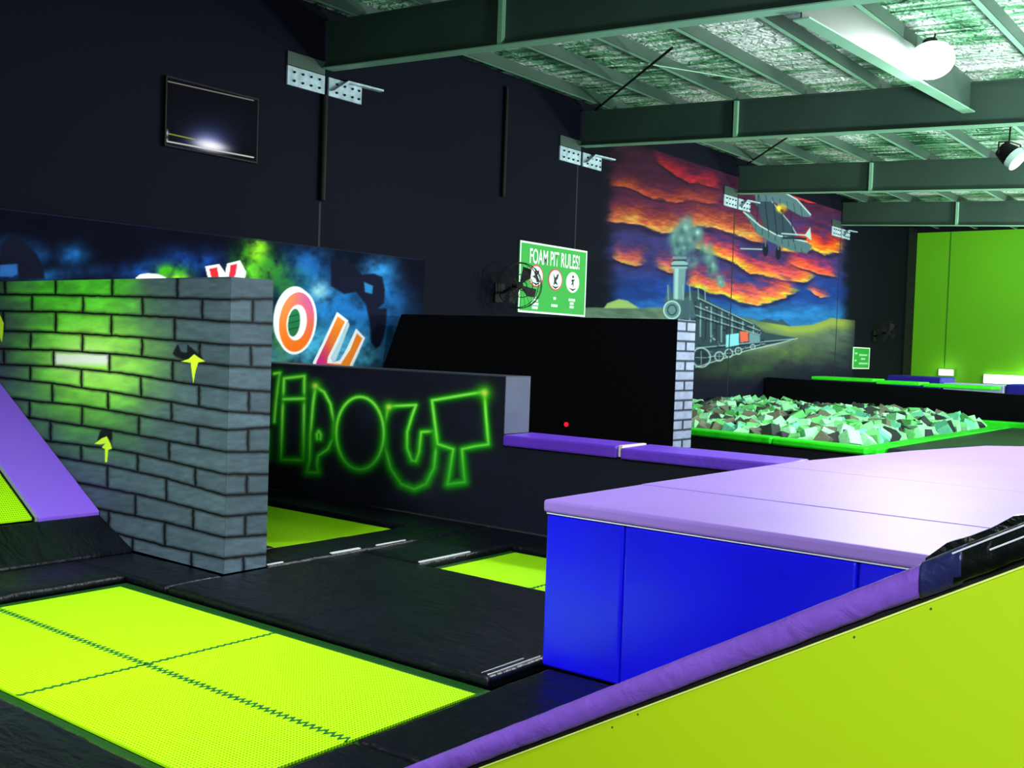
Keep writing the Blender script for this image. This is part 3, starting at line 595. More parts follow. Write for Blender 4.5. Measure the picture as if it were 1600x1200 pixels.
def paint_brick_end(x, y, P):
    p = Paint(x, y, (60, 70, 80)); t = np.clip((x-(360-(y-437)*.026))/66, 0, 1)
    C = np.stack([np.full_like(x, 0)]+[a*(1-t)+b*t for a, b in zip(EL, ER)]+[np.full_like(x, 2000)], 1)
    base, d, halo, row, bid = brick_cols(x, y, C, [[EJ[i]] if i in EJ else [] for i in range(14)], 0, 0, p)
    base = base*1.0*(1-.5*halo[:, None]); m = (1-sstep(.6, 1.7, d))[:, None]; p.c = base*(1-m)+np.array([2, 3, 8])*m
    p.line([(360, 437), (348, 897)], 2, (100, 120, 130), 1, .5)
    return p.c
M_bp = paint_mat('spray_painted_render', .65, 1.15, .15)
bw = thing('brick_painted_wall', 'tall partition wall painted with grey bricks and a lime green glow, left of centre', 'partition wall', (-8.5, 5.1, 0))
BY0, BY1, BX = 4.897, 5.294, -6.535; zl = 2.27; zr = 2.235
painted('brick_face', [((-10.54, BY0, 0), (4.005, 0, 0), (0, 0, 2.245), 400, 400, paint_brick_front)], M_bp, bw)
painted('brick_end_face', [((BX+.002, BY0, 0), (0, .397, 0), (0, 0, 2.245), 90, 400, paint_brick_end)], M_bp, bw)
MB().box(-10.54, BX, BY0+.004, BY1, 0, 2.243).build('core', M_black, bw)

ZY = 8.101; ZT = 1.488
STROKES = [  # zoom-5 frame
 ([(92, 588), (120, 584), (112, 640), (98, 760), (92, 830)], 0), ([(60, 1010), (60, 880)], 0),
 ([(140, 612), (242, 600), (240, 800), (238, 1022), (125, 1018), (132, 800)], 1), ([(138, 716), (240, 713)], 0),
 ([(298, 652), (340, 680), (372, 740), (390, 830), (386, 910), (360, 965), (310, 1000), (305, 1040), (310, 1082), (255, 1082), (268, 1020), (272, 900), (285, 740)], 1),
 ([(306, 915), (304, 890), (314, 876), (324, 892), (322, 916)], 0),
 ([(661, 752), (735, 748), (800, 745), (780, 800), (756, 880), (755, 960), (778, 1022), (800, 1026), (815, 980), (826, 880), (890, 876), (900, 960), (890, 1060), (850, 1140), (790, 1166), (725, 1140), (672, 1060), (645, 960), (640, 860)], 1),
 ([(880, 722), (1010, 700), (1142, 678), (1150, 800), (1162, 942), (1090, 952), (1030, 966), (1036, 1050), (1044, 1130), (958, 1142), (972, 1060), (986, 966), (908, 940), (895, 840)], 1)]
def paint_zip(x, y, P):
    p = Paint(x, y, (19, 21, 36)); p.c *= (.75+.5*fbm(x/25, y/25)[:, None]); B = lambda pts: zm(400, 400, 3.2, pts)
    S = [(B(a), c_) for a, c_ in STROKES]+[(ell(400+520/3.2, 400+886/3.2, 119/3.2, 182/3.2), 1)]
    low = sstep(640, 755, y)
    for pts, c_ in S:
        m, d = p.dist(pts, bool(c_), 26)
        if not len(m): continue
        l = low[m]; d = abs(d)
        p.mix(.85*np.exp(-(d/(8+2*l))**2), np.array([16, 104, 14]), m)
        p.mix(.95*np.exp(-(d/(3.8+2.6*l))**2), np.stack([40-14*l, 205-55*l, 24+0*l], 1), m)
        p.mix(.98*np.exp(-(d/1.9)**2)*(1-.7*l), np.array([160, 250, 90]), m)
    for cx, cy, r in ((296, 650, 7), (1142, 684, 9), (664, 756, 7)):
        X_, Y_ = B([(cx, cy)])[0]; p.blob(X_, Y_, r*1.5, r*1.5, (60, 190, 20), .8); p.blob(X_, Y_, r*.6, r*.6, (225, 240, 90), .95)
    p.blob(600, 800, 160, 16, (8, 9, 16), .5)
    return p.c
zw = thing('graffiti_wall', 'low black wall with large neon green outlined graffiti letters', 'partition wall', (-8, 8.3, 0))
painted('graffiti_face', [((-10.54, ZY, 0), (4.12, 0, 0), (0, 0, ZT), 420, 260, paint_zip), ((-6.42, ZY, 0), (3.0, 0, 0), (0, 0, .81), 60, 20, (18, 20, 34))], paint_mat('black_render_paint', .6, 1.3, .2), zw)
MB().box(-10.54, -6.422, ZY+.004, 8.5, 0, ZT-.002).build('core', M_dark, zw)
MB().box(-6.42, -6.412, ZY, 8.5, .93, ZT).build('end_panel', mat('grey_render', (66, 72, 98), .6, var=(3, .15)), zw, label='lighter grey end panel')
MB().box(-6.42, -3.47, ZY+.004, 8.5, 0, .81).build('low_wall_core', M_dark, zw)
MB().box(-10.54, -6.41, ZY-.005, 8.5, ZT, ZT+.012).build('cap_strip', mat('cap_grey', (52, 56, 70), .5), zw)
lg = thing('ledge_pad', 'long narrow purple padded ledge on top of the low black wall', 'padding', (-5, 8.3, .82))
b = MB().hexa([(-6.40, 8.06, .815), (-5.07, 8.05, .815), (-5.07, 8.53, .815), (-6.40, 8.53, .815)], [(-6.40, 8.06, .925), (-5.07, 8.05, .93), (-5.07, 8.53, .93), (-6.40, 8.53, .93)])
b.build('pad', M_violet, lg, .02)
MB().hexa([(-5.03, 8.04, .815), (-3.46, 8.05, .815), (-3.46, 8.56, .815), (-5.03, 8.55, .815)], [(-5.03, 8.04, .915), (-3.46, 8.05, .92), (-3.46, 8.56, .93), (-5.03, 8.55, .925)]).build('pad', M_violet, lg, .02)
MB().box(-5.068, -5.03, 8.08, 8.5, .83, .934).build('joint_tape', mat('cream_tape', (225, 205, 190), .5), lg, label='pale joint strip')

# black partition with a brick-painted end
KY = 10.5; KX = -5.87
k = thing('black_partition', 'tall plain black partition with a pale brick-painted end, behind the purple ledge', 'partition wall', (-8, 10.7, 0))
MB().extr([(-10.2, KY, 2.185), (KX, KY, 2.165), (KX, KY, 0), (-10.52, KY, 0), (-10.52, KY, 1.45)], (0, .42, 0)).build('panel', mat('matt_black', (5, 5, 9), .9, spec=.1), k)
def paint_end2(x, y, P):
    p = Paint(x, y, (118, 128, 150)); v = P[:, 2]/.113; row = np.floor(v); fr = v-row; u = (P[:, 1]-KY)/.42
    p.c = p.c*(.86+.28*fbm(u*5+row*3, v*2))[:, None]
    dz = np.minimum(fr, 1-fr)*.113; a = 1-sstep(.006, .016, dz)
    du = np.where(row % 2 == 0, abs(u-.5), 9)*.42; a = np.maximum(a, 1-sstep(.012, .03, du)); p.mix(a, (26, 32, 42)); return p.c
painted('brick_end_face', [((KX+.004, KY, 0), (0, .42, 0), (0, 0, 2.165), 30, 240, paint_end2)], M_bp, k)
rl = on(1, KY-.02, 886, 663)
t = thing('indicator_lamp', 'tiny glowing red lamp above the purple ledge', 'lamp', tuple(rl))
MB().box(rl[0]-.05, rl[0]+.05, KY-.03, KY-.002, rl[2]-.05, rl[2]+.03).build('housing', M_blackmetal, t)
MB().cyl((rl[0], KY-.045, rl[2]), (rl[0], KY-.03, rl[2]), .028).build('lens', mat('red_lens', (200, 10, 20), .4, emit=((230, 20, 40), 1.4)), t)

# ------------------------------------------------------------------ court pads and trampolines
def pad(x0, x1, y0, y1, label, z=0, th=.07):
    nx = max(6, int((x1-x0)/.09)); ny = max(6, int((y1-y0)/.09)); g = MB()
    lx = np.concatenate([[x0, x0+.012], np.linspace(x0+.03, x1-.03, nx-3), [x1-.012, x1]]); ly = np.concatenate([[y0, y0+.012], np.linspace(y0+.03, y1-.03, ny-3), [y1-.012, y1]])
    a, b_ = np.meshgrid(lx, ly, indexing='ij')
    edge = np.minimum(np.minimum(a-x0, x1-a), np.minimum(b_-y0, y1-b_)); h = z-.016*np.exp(-edge/.012)+.016*(fbm(a*2.6+5, b_*4.1+3, 3)-.5)
    for i in range(nx+1):
        for j in range(ny+1): g.v.append((a[i, j], b_[i, j], h[i, j]))
    for i in range(nx):
        for j in range(ny): q = i*(ny+1)+j; g.f.append((q, q+ny+1, q+ny+2, q+1))
    rim = [i*(ny+1) for i in range(nx+1)]+[nx*(ny+1)+j for j in range(1, ny+1)]+[i*(ny+1)+ny for i in range(nx-1, -1, -1)]+[j for j in range(ny-1, 0, -1)]
    n0 = len(g.v)
    for r_ in rim: v_ = g.v[r_]; g.v.append((v_[0], v_[1], z-th))
    m_ = len(rim)
    for i in range(m_): j = (i+1) % m_; g.f.append((rim[i], n0+i, n0+j, rim[j]))
    g.f.append(tuple(n0+i for i in range(m_)))
    t = thing('safety_pad', label, 'floor pad', ((x0+x1)/2, (y0+y1)/2, z-th), 'black floor pads around the trampolines')
    g.build('vinyl_cover', M_vinyl, t, smooth=True); return t
pA = pad(-6.5, -3.53, 4.39, 6.27, 'large black vinyl pad between the front trampoline and the two rear ones')
pB = pad(-6.5, -5.82, 6.29, 8.07, 'black vinyl pad strip running between the two rear trampolines')
pC = pad(-7.1, -6.56, 5.33, 8.07, 'black vinyl pad right beside the trampoline behind the brick-painted wall')
pad(-10.3, -7.13, 5.33, 5.86, 'black vinyl pad hidden behind the brick-painted wall foot')
pE = pad(-7.70, -6.53, 4.39, 4.87, 'small black vinyl pad at the foot of the brick-painted wall')
pad(-7.70, -7.02, 1.0, 4.37, 'black vinyl pad between the front trampoline and the left ramp')
pG = pad(-3.40, -.6, 3.30, 4.764, 'black vinyl pad at the foot of the blue block')
pad(-3.40, -2.2, 1.0, 3.28, 'black vinyl pad right of the front trampoline, under the purple rail')
pad(-7.0, -3.42, .9, 2.5, 'black vinyl pad along the near edge of the front trampoline')
pad(-10.3, -7.13, 7.5, 8.07, 'black vinyl pad along the foot of the graffiti wall')
pad(-5.80, -3.47, 7.5, 8.07, 'black vinyl pad below the purple ledge')
pad(-3.5, -3.47, 6.3, 7.4, 'narrow black vinyl pad beside the rear of the blue block') if False else None
M_slit = mat('pale_webbing_crease', (215, 222, 230), .5)
def strip(par, x, y0, y1, n='webbing_crease_line', z=.004, w_=.018): MB().box(x-w_/2, x+w_/2, y0, y1, z-.01, z).build(n, M_slit, par, label='pale edge webbing and crease line')
strip(pB, -5.84, 6.31, 6.95); strip(pC, -6.585, 6.02, 6.35, w_=.03); strip(pC, -6.585, 6.55, 6.92, w_=.012); strip(pC, -6.58, 5.34, 5.50)
strip(pA, -3.555, 4.42, 4.90, w_=.006); strip(pA, -3.60, 4.42, 4.80, w_=.004)  # pale strips standing in for bright crumple lines in the vinyl
def mesh_mat(name, rgb, dot, sp=.0135, thr=.25):
    m = bpy.data.materials.new(name); m.use_nodes = True; nt = m.node_tree; b = nt.nodes['Principled BSDF']; tc = nt.nodes.new('ShaderNodeTexCoord')
    sx = nt.nodes.new('ShaderNodeSeparateXYZ'); nt.links.new(tc.outputs['Object'], sx.inputs[0])
    def wave(o_, s_):
        a = nt.nodes.new('ShaderNodeMath'); a.operation = 'MULTIPLY'; a.inputs[1].default_value = math.pi/s_; nt.links.new(o_, a.inputs[0])
        c_ = nt.nodes.new('ShaderNodeMath'); c_.operation = 'SINE'; nt.links.new(a.outputs[0], c_.inputs[0])
        d = nt.nodes.new('ShaderNodeMath'); d.operation = 'ABSOLUTE'; nt.links.new(c_.outputs[0], d.inputs[0]); return d
    a = wave(sx.outputs[0], sp*1.15); b2 = wave(sx.outputs[1], sp)
    mu = nt.nodes.new('ShaderNodeMath'); mu.operation = 'MULTIPLY'; nt.links.new(a.outputs[0], mu.inputs[0]); nt.links.new(b2.outputs[0], mu.inputs[1])
    r = nt.nodes.new('ShaderNodeValToRGB'); r.color_ramp.elements[0].position = .55; r.color_ramp.elements[1].position = .85
    r.color_ramp.elements[0].color = tuple(lin(rgb))+(1,); r.color_ramp.elements[1].color = tuple(lin(dot))+(1,)
    nt.links.new(mu.outputs[0], r.inputs[0]); nt.links.new(r.outputs[0], b.inputs['Base Color']); b.inputs['Roughness'].default_value = .7
    b.inputs['Specular IOR Level'].default_value = .2
    return m
M_mat = mesh_mat('lime_mesh_mat', (178, 250, 2), (84, 160, 2), .019)
def tramp(x0, x1, y0, y1, label, seams):
    t = thing('trampoline', label, 'trampoline', ((x0+x1)/2, (y0+y1)/2, -.12), 'lime green trampolines in the court floor')
    MB().box(x0, x1, y0, y1, -.062, -.05).build('jump_mat', M_mat, t)
    e = .13; b = MB(); z0, z1 = -.085, -.066
    b.box(x0-e, x1+e, y1, y1+e, z0, z1).box(x0-e, x1+e, y0-e, y0, z0, z1).box(x0-e, x0, y0, y1, z0, z1).box(x1, x1+e, y0, y1, z0, z1)
    b.build('spring_border', M_green_dk, t)
    f_ = MB(); f_.box(x0-e, x1+e, y0-e, y1+e, -.14, -.10); f_.build('frame', M_blackmetal, t)
    for kind, c_ in seams:
        L0, L1 = (y0, y1) if kind == 'y' else (x0, x1); n = int((L1-L0)/.024); h = .022 if kind == 'x' else .009; wd = .0095
        P_ = [(L0+i*(L1-L0)/n, c_+(h if i % 2 else -h)) for i in range(n+1)]
        fl_ = (lambda q: q) if kind == 'x' else (lambda q: (q[1], q[0]))
        s_ = MB()
        for q in P_:
            a_ = fl_((q[0], q[1]-wd)); b_ = fl_((q[0], q[1]+wd))
            s_.v += [(a_[0], a_[1], -.050), (b_[0], b_[1], -.050), (b_[0], b_[1], -.0465), (a_[0], a_[1], -.0465)]
        for i in range(n):
            for j in range(4): r_ = (j+1) % 4; s_.f.append((4*i+j, 4*i+r_, 4*i+4+r_, 4*i+4+j))
        s_.build('stitched_seam', M_stitch, t)
    return t
tramp(-6.88, -3.50, 2.62, 4.25, 'large lime trampoline nearest the camera with two crossing stitched seams', [('x', 3.345), ('y', -5.145)])
tramp(-10.2, -7.2, 5.98, 7.42, 'lime trampoline half hidden behind the brick-painted wall', [])
tramp(-5.70, -3.60, 6.40, 7.42, 'small lime trampoline beside the blue block', [('y', -4.75)])

# left inclined trampoline
sl = .566; zi = lambda x: .268+sl*(-8.248-x); Xa, Xb = -8.248, -10.52
ip = thing('inclined_trampoline', 'inclined lime trampoline with wide purple edge pad at the left edge', 'trampoline', (-9.3, 3.2, 0))
def slab(y0, y1, x0, x1, dz0, dz1): return MB().hexa([(x0, y0, zi(x0)+dz0), (x1, y0, zi(x1)+dz0), (x1, y1, zi(x1)+dz0), (x0, y1, zi(x0)+dz0)], [(x0, y0, zi(x0)+dz1), (x1, y0, zi(x1)+dz1), (x1, y1, zi(x1)+dz1), (x0, y1, zi(x0)+dz1)])
slab(4.345, 4.885, Xa, Xb, -.05, .0).build('edge_pad', mat('bright_purple_vinyl', (150, 104, 255), .45, bump=(3, .08)), ip, .01)
slab(1.2, 4.30, Xa-.02, Xb, -.03, -.012).build('jump_mat', M_mat, ip)
slab(4.315, 4.34, Xa+.0, Xb, -.03, .004).build('edge_trim', mat('dull_white_trim', (130, 150, 150), .5), ip)
slab(4.30, 4.314, Xa+.0, Xb, -.03, .0).build('edge_gap', M_black, ip)
MB().hexa([(Xa, 1.2, 0), (Xb, 1.2, 0), (Xb, 1.2, zi(Xb)-.06), (Xa, 1.2, zi(Xa)-.06)], [(Xa, 4.88, 0), (Xb, 4.88, 0), (Xb, 4.88, zi(Xb)-.06), (Xa, 4.88, zi(Xa)-.06)]).build('base_frame', M_black, ip)
MB().hexa([(-8.24, 1.2, .245), (-7.72, 1.2, .02), (-7.72, 1.2, -.05), (-8.24, 1.2, -.05)], [(-8.24, 4.88, .245), (-7.72, 4.88, .02), (-7.72, 4.88, -.05), (-8.24, 4.88, -.05)]).build('foot_pad', M_vinyl, ip, .02, label='black vinyl foot pad')

# ------------------------------------------------------------------ blue block with purple top
bx = thing('padded_block', 'large blue padded block with pale purple padded top', 'padded platform', (-1, 8, 0))
FY = 4.768; PT = .945; e1 = 3.0
poly = [(-3.46, FY), (e1, FY), (e1, 11.9), (-2.49, 11.83), (-2.78, 11.49), (-3.11, 10.07), (-3.40, 8.1)]
xs = [-3.455, -2.938, -1.68, -.42, .84, e1]
for i in range(5):
    MB().box(xs[i]+.004, xs[i+1]-.004, FY+.004, FY+.10, .0, .862).build('side_pad', M_blue, bx, .014, seg=3)
MB().hexa([(-3.43, FY+.11, 0), (e1, FY+.11, 0), (e1, 11.8, 0), (-2.45, 11.78, 0), (-3.08, 10.07, 0), (-3.38, 8.1, 0)], [(-3.43, FY+.11, .85), (e1, FY+.11, .85), (e1, 11.8, .85), (-2.45, 11.78, .85), (-3.08, 10.07, .85), (-3.38, 8.1, .85)]).build('core', M_blue, bx)
MB().box(-3.45, e1, FY-.004, FY+.02, .864, .870).build('piping', M_piping, bx, .003, label='white piping under the purple pads')
Ys = 5.80
b = MB().extr([(-3.47, FY-.012, .872), (e1, FY-.012, .872), (e1, Ys-.004, .872), (-3.463, Ys-.004, .872)], (0, 0, .072)); b.build('top_pad', M_purple_top, bx, .018, seg=3)
b = MB().extr([(-3.463, Ys+.004, .872), (e1, Ys+.004, .872), (e1, 7.6, .872), (-3.42, 7.6, .872)], (0, 0, .0725)); b.build('top_pad', M_purple_top, bx, .008)
b = MB().extr([(-3.42, 7.608, .872), (e1, 7.608, .872), (e1, 11.9, .872), (-2.49, 11.83, .872), (-2.78, 11.49, .872), (-3.11, 10.07, .872), (-3.40, 8.1, .872)], (0, 0, .0725)); b.build('top_pad', M_purple_top, bx, .008)

# ------------------------------------------------------------------ lime side panel with purple rail
RY = 3.183; rs = .575; zr_ = lambda x: .657+rs*(x+1.872)    # top line of the rail pad
def rail(x0, x1, t0, t1, y0, y1):
    return MB().hexa([(x0, y0, zr_(x0)+t0), (x1, y0, zr_(x1)+t0), (x1, y1, zr_(x1)+t0), (x0, y1, zr_(x0)+t0)], [(x0, y0, zr_(x0)+t1), (x1, y0, zr_(x1)+t1), (x1, y1, zr_(x1)+t1), (x0, y1, zr_(x0)+t1)])
lp = thing('side_panel', 'large plain lime green side panel with sloping top edge, bottom right corner', 'panel', (-1, 3.2, -.6))
x0, x1 = -3.4, .6
MB().extr([(x0, RY, -.6), (x1, RY, -.6), (x1, RY, zr_(x1)-.125), (x0, RY, zr_(x0)-.125)], (0, .08, 0)).build('board', M_lime, lp)
rail(x0, x1, -.125, -.119, RY-.004, RY+.08).build('edge_strip', M_limeedge, lp, label='pale lime top edge strip')  # thin trim in a paler lime than the board
b = MB()
for px, py in ((1335, 995), (957, 1136), (997, 1116), (1455, 951)):
    P = on(1, RY, px, py); b.cyl((P[0], RY-.003, P[2]), (P[0], RY, P[2]), .0035, n=8)
b.build('screw_heads', mat('screw_dark', (70, 100, 10), .5), lp)
rp = thing('rail_pad', 'sloping purple foam rail pad on top of the lime panel, black wrapped upper end', 'rail padding', (-1.9, 3.2, .1))
n = 60; g = MB()
prof = [(-.012, -.085), (-.018, -.05), (-.014, -.012), (.006, 0), (.09, 0), (.10, -.02), (.10, -.10), (.0, -.10)]
def sweep(xa, xb, prof, n, amp, seed):
    g = MB(); m_ = len(prof)
    for i in range(n+1):
        x = xa+(xb-xa)*i/n
        for j, (dy, dz) in enumerate(prof):
            k_ = amp*(math.sin(x*23+j*1.3+seed)*math.sin(x*9+seed)+.6*math.sin(x*61+j*2+seed)*(1 if math.sin(x*5+seed) > .5 else .2)); g.v.append((x, RY+dy+k_, zr_(x)+dz+k_*.6))
    for i in range(n):
        for j in range(m_): q = (j+1) % m_; g.f.append((i*m_+j, i*m_+q, (i+1)*m_+q, (i+1)*m_+j))
    g.f.append(tuple(range(m_))); g.f.append(tuple(n*m_+j for j in range(m_-1, -1, -1))); return g
sweep(-3.1, -.885, prof, 260, .0016, 1).build('foam_pad', mat('rail_purple_vinyl', (126, 84, 200), .42, bump=(9, .3), var=(4, .1)), rp, smooth=True)
rail(-3.1, .6, -.119, -.098, RY+.012, RY+.09).build('under_strip', M_black, rp)
sweep(-.93, -.815, [(y*1.06-.006, z_+.006) for y, z_ in prof[:5]]+[(.105, -.10), (.0, -.106)], 16, .002, 3).build('wrap_collar', mat('navy_vinyl', (34, 38, 88), .4, bump=(12, .4)), rp, label='dark navy wrap', smooth=True)
sweep(-.835, .6, [(-.016, -.095), (-.022, -.05), (-.016, -.006), (.01, .004), (.10, .004), (.11, -.03), (.1, -.10), (0, -.10)], 60, .002, 5).build('black_cover', mat('rail_black_vinyl', (8, 14, 12), .3, bump=(9, .4)), rp, label='black vinyl cover', smooth=True)
g = MB()
for xa, xb, dz in ((-.84, .55, -.004), (-.74, .55, -.036)):
    k_ = 24
    pts = [(xa+(xb-xa)*i/k_, RY-.024, zr_(xa+(xb-xa)*i/k_)+dz) for i in range(k_+1)]; g.tube(pts, .0028, 6)
g.build('piping', M_piping, rp, label='white piping highlight lines')  # highlights along the black cover's piping, drawn as white tubes
g = MB(); pts = []; rr = random.Random(3)
top = []
for i in range(22):
    x = -.95+i*.06; h = .012+.022*abs(math.sin(i*1.9))+(.03 if i in (6, 7) else 0); top.append((x, RY+.10, zr_(x)+h))
bot = [(x, y, zr_(x)-.03) for x, y, z_ in top][::-1]
MB().extr(top+bot, (0, .05, 0)).build('ragged_edge', mat('torn_black_vinyl', (6, 14, 12), .35, bump=(15, .5)), rp, label='creased black vinyl flap')

# ------------------------------------------------------------------ foam pit
ZP = .5
pc = on(2, ZP, 1352, 703); fl = np.array([-8.34, 15.45, ZP]); fc = np.array([pc[0], pc[1], ZP])
dirv = fc-fl; wl = fl+dirv*((-10.55-fl[0])/dirv[0]); ry_far = 23.0
pit = thing('foam_pit', 'foam pit surround with bright green padded rim', 'foam pit', (-8, 19, 0))
perp = np.array([-dirv[1], dirv[0], 0]); perp = perp/np.linalg.norm(perp)
def bar(a, b_, wv, h0, h1): a = np.array(a); b_ = np.array(b_); wv = np.array(wv); return [a+(0, 0, h0-ZP), b_+(0, 0, h0-ZP), b_+wv+(0, 0, h0-ZP), a+wv+(0, 0, h0-ZP)], [a+(0, 0, h1-ZP), b_+(0, 0, h1-ZP), b_+wv+(0, 0, h1-ZP), a+wv+(0, 0, h1-ZP)]
mid = fl+(fc-fl)*.5
MB().hexa(*bar(wl, mid, perp*.3, .42, .54)).build('rim_pad', M_pitpad, pit, .03); MB().hexa(*bar(mid+dirv*.006, fc, perp*.3, .42, .535)).build('rim_pad', M_pitpad, pit, .03)
MB().hexa(*bar(wl+perp*.02, fc+perp*.02, perp*.2, 0, .418)).build('front_wall', M_black, pit)
rx = fc[0]
MB().hexa(*bar((rx-.15, fc[1]+.1, ZP), (rx-.15, 22.6, ZP), (.3, 0, 0), .42, .53)).build('rim_pad', M_pitpad, pit, .03)
MB().box(-10.5, rx+2.5, 22.70, 22.96, .0, .62).build('rim_pad', M_pitpad, pit, .03)
dk = on(2, .5, 1600, 668)
gd = thing('pit_deck', 'dark grey-black deck right of the foam pit', 'deck', (-3, 17, 0))
MB().hexa([(rx+.17, 15.2, 0), (2, 13, 0), (2, 22.6, 0), (rx+.17, 22.6, 0)], [(rx+.17, 15.2, .52), (2, 13, .52), (2, 22.6, .52), (rx+.17, 22.6, .52)]).build('vinyl_top', mat('deck_vinyl', (28, 40, 40), .35, bump=(2, .5)), gd, .03)
# foam cubes
def cube_mesh(nm, m, seed):
    bm = bmesh.new(); bmesh.ops.create_cube(bm, size=1); r_ = random.Random(seed)
    bmesh.ops.bevel(bm, geom=list(bm.edges), offset=.05, segments=2, affect='EDGES', profile=.6)
    for v_ in bm.verts: v_.co += Vector([r_.uniform(-.025, .025) for _ in range(3)])
    me = bpy.data.meshes.new(nm); bm.to_mesh(me); bm.free(); me.materials.append(m); return me
FC = [('pale mint', (160, 236, 180)), ('soft green', (104, 205, 112)), ('dark grey', (46, 54, 52)), ('taupe', (110, 112, 94)), ('pale turquoise', (110, 205, 170))]
ms = [cube_mesh('foam_cube', mat(n_+' foam', c_, .9, bump=(20, .3), var=(6, .15)), i) for i, (n_, c_) in enumerate(FC)]
cand = []
y = fl[1]-.2
sp = .22
iy = 0
while y < 22.55:
    x = -10.36+(.1 if iy % 2 else 0)
    while x < rx-.3:
        cx = x+rng.uniform(-.06, .06); cy = y+rng.uniform(-.06, .06)
        yf = wl[1]+(fc[1]-wl[1])*(cx-wl[0])/(fc[0]-wl[0])
        if cy > yf+.42:
            inner = min(1, (cy-yf-.3)/1.5, (22.7-cy)/.7, (rx-cx)/1.2)
            hh = .47+.20*max(0, inner)*(.5+float(fbm(np.array(cx*.9), np.array(cy*.7))))*(1 if cx < -7 else .8)
            cand.append((cx, cy, hh+rng.uniform(-.05, .07)))
        x += sp
    y += sp; iy += 1
P = np.array(cand); pxs, pys = prj(P)
dist_ = np.linalg.norm(P-CAM, axis=1); vis = (pxs > 1083) & (pxs < 1600)
order = sorted(range(len(cand)), key=lambda i: (not vis[i], dist_[i]))
wts = [.40, .2, .17, .10, .13]
def pick(): return int(rng.choice(5, p=wts))
stuff = MB()
nprev = 0
for r_i, i in enumerate(order):
    c_ = cand[i]; s_ = rng.uniform(.18, .235); R = Matrix.Rotation(rng.uniform(0, 3.14), 4, 'Z') @ Matrix.Rotation(rng.uniform(-.6, .6), 4, 'X') @ Matrix.Rotation(rng.uniform(-.6, .6), 4, 'Y')
    if r_i < 300:
        q = pick(); o = bpy.data.objects.new('foam_cube', ms[q]); COL.objects.link(o); o.matrix_world = Matrix.Translation(c_) @ R @ Matrix.Scale(s_, 4)
        tag(o, '%s foam cube in the foam pit, %s' % (FC[q][0], 'toward the mural wall' if c_[0] < -8.6 else 'in the middle of the front rows' if c_[0] < -6.9 else 'toward the near right corner of the rim'), 'foam cube', 'foam cubes in the pit')
    else:
        k0 = len(stuff.v); co = [R @ Vector((a, b_, d_))*s_+Vector(c_) for a in (-.5, .5) for b_ in (-.5, .5) for d_ in (-.5, .5)]
        stuff.v += [tuple(v_) for v_ in co]; stuff.f += [tuple(k0+j for j in f_) for f_ in ((0, 1, 3, 2), (4, 6, 7, 5), (0, 4, 5, 1), (2, 3, 7, 6), (0, 2, 6, 4), (1, 5, 7, 3))]
o = stuff.build('foam_cubes', ms[0].materials[0]); me = o.data
for m_ in ms[1:]: me.materials.append(m_.materials[0])
ci = [pick() for _ in range(len(me.polygons)//6)]
for i, p_ in enumerate(me.polygons): p_.material_index = ci[i//6]
tag(o, 'farther heap of mint, green and grey foam cubes at the back of the pit', 'foam cubes'); o['kind'] = 'stuff'
o = MB().hexa([tuple(wl+perp*.32+(0.02, 0, -.45)), tuple(fc+perp*.32+(-.2, 0, -.45)), (rx-.2, 22.66, .05), (-10.5, 22.66, .05)], [tuple(wl+perp*.32+(0.02, 0, -.10)), tuple(fc+perp*.32+(-.2, 0, -.10)), (rx-.2, 22.66, .42), (-10.5, 22.66, .42)]).build('foam_bed', mat('deep_foam', (30, 60, 44), .9), pit)

# far black wall and its pads
fw = thing('far_black_wall', 'long low black wall behind the foam pit', 'partition wall', (-7, 23.3, 0))
MB().hexa([(-10.52, 23.15, 0), (3, 23.15, 0), (3, 23.5, 0), (-10.52, 23.5, 0)], [(-10.52, 23.15, 1.27), (3, 23.15, 1.0), (3, 23.5, 1.0), (-10.52, 23.5, 1.27)]).build('panel', mat('matt_black', (5, 5, 9), .9), fw)
M_gp = mat('bright_green_vinyl', (60, 240, 40), .4, bump=(5, .3))
for a, b_, y0, z0, lab in ((-9.45, -8.0, 23.2, 1.235, 'left-hand bright green top pad on the far black wall'), (-7.95, -7.0, 23.15, 1.21, 'middle bright green top pad on the far black wall'), (-6.95, -5.55, 23.2, 1.19, 'right-hand bright green top pad on the far black wall')):
    tag(MB().box(a, b_, y0, y0+.75, z0+.03, z0+.11).build('top_pad', M_gp, None, .03), lab, 'padding', 'green pads on the far wall')
M_bl2 = mat('royal_blue_vinyl', (34, 30, 150), .4); M_wh2 = mat('lilac_vinyl', (170, 175, 215), .4)
def far_box(px0, px1, pt, pb, y, m, name, lab):
    A = on(1, y, px0, pt); B = on(1, y, px1, pb)
    tag(MB().box(A[0], B[0], y, y+1.2, 0, A[2]).build(name, m, None, .03), lab, 'foam block', 'padded blocks beyond the far black wall')
far_box(1386, 1470, 586, 601, 26, M_bl2, 'padded_block', 'dark blue padded block beyond the far black wall, left of the pale one')
far_box(1473, 1569, 598, 615, 26, M_wh2, 'padded_block', 'pale lilac padded block beyond the far black wall')
far_box(1572, 1680, 600, 615, 26, M_bl2, 'padded_block', 'dark blue padded block beyond the far black wall at the right edge')
A = on(1, 33.9, 1536, 591)
tl = thing('tube_light', 'glowing white tube light low on the lime end wall', 'light', (A[0], 33.9, A[2]-.1))
MB().box(A[0], A[0]+3, 33.92, 33.985, A[2]-.09, A[2]+.09).build('housing', M_signw, tl)
MB().box(A[0]+.03, A[0]+2.97, 33.86, 33.92, A[2]-.14, A[2]+.12).build('tube', mat('tube_glow', (240, 245, 255), .4, emit=((240, 250, 245), 3)), tl)
A = on(1, 33.9, 1478, 582)
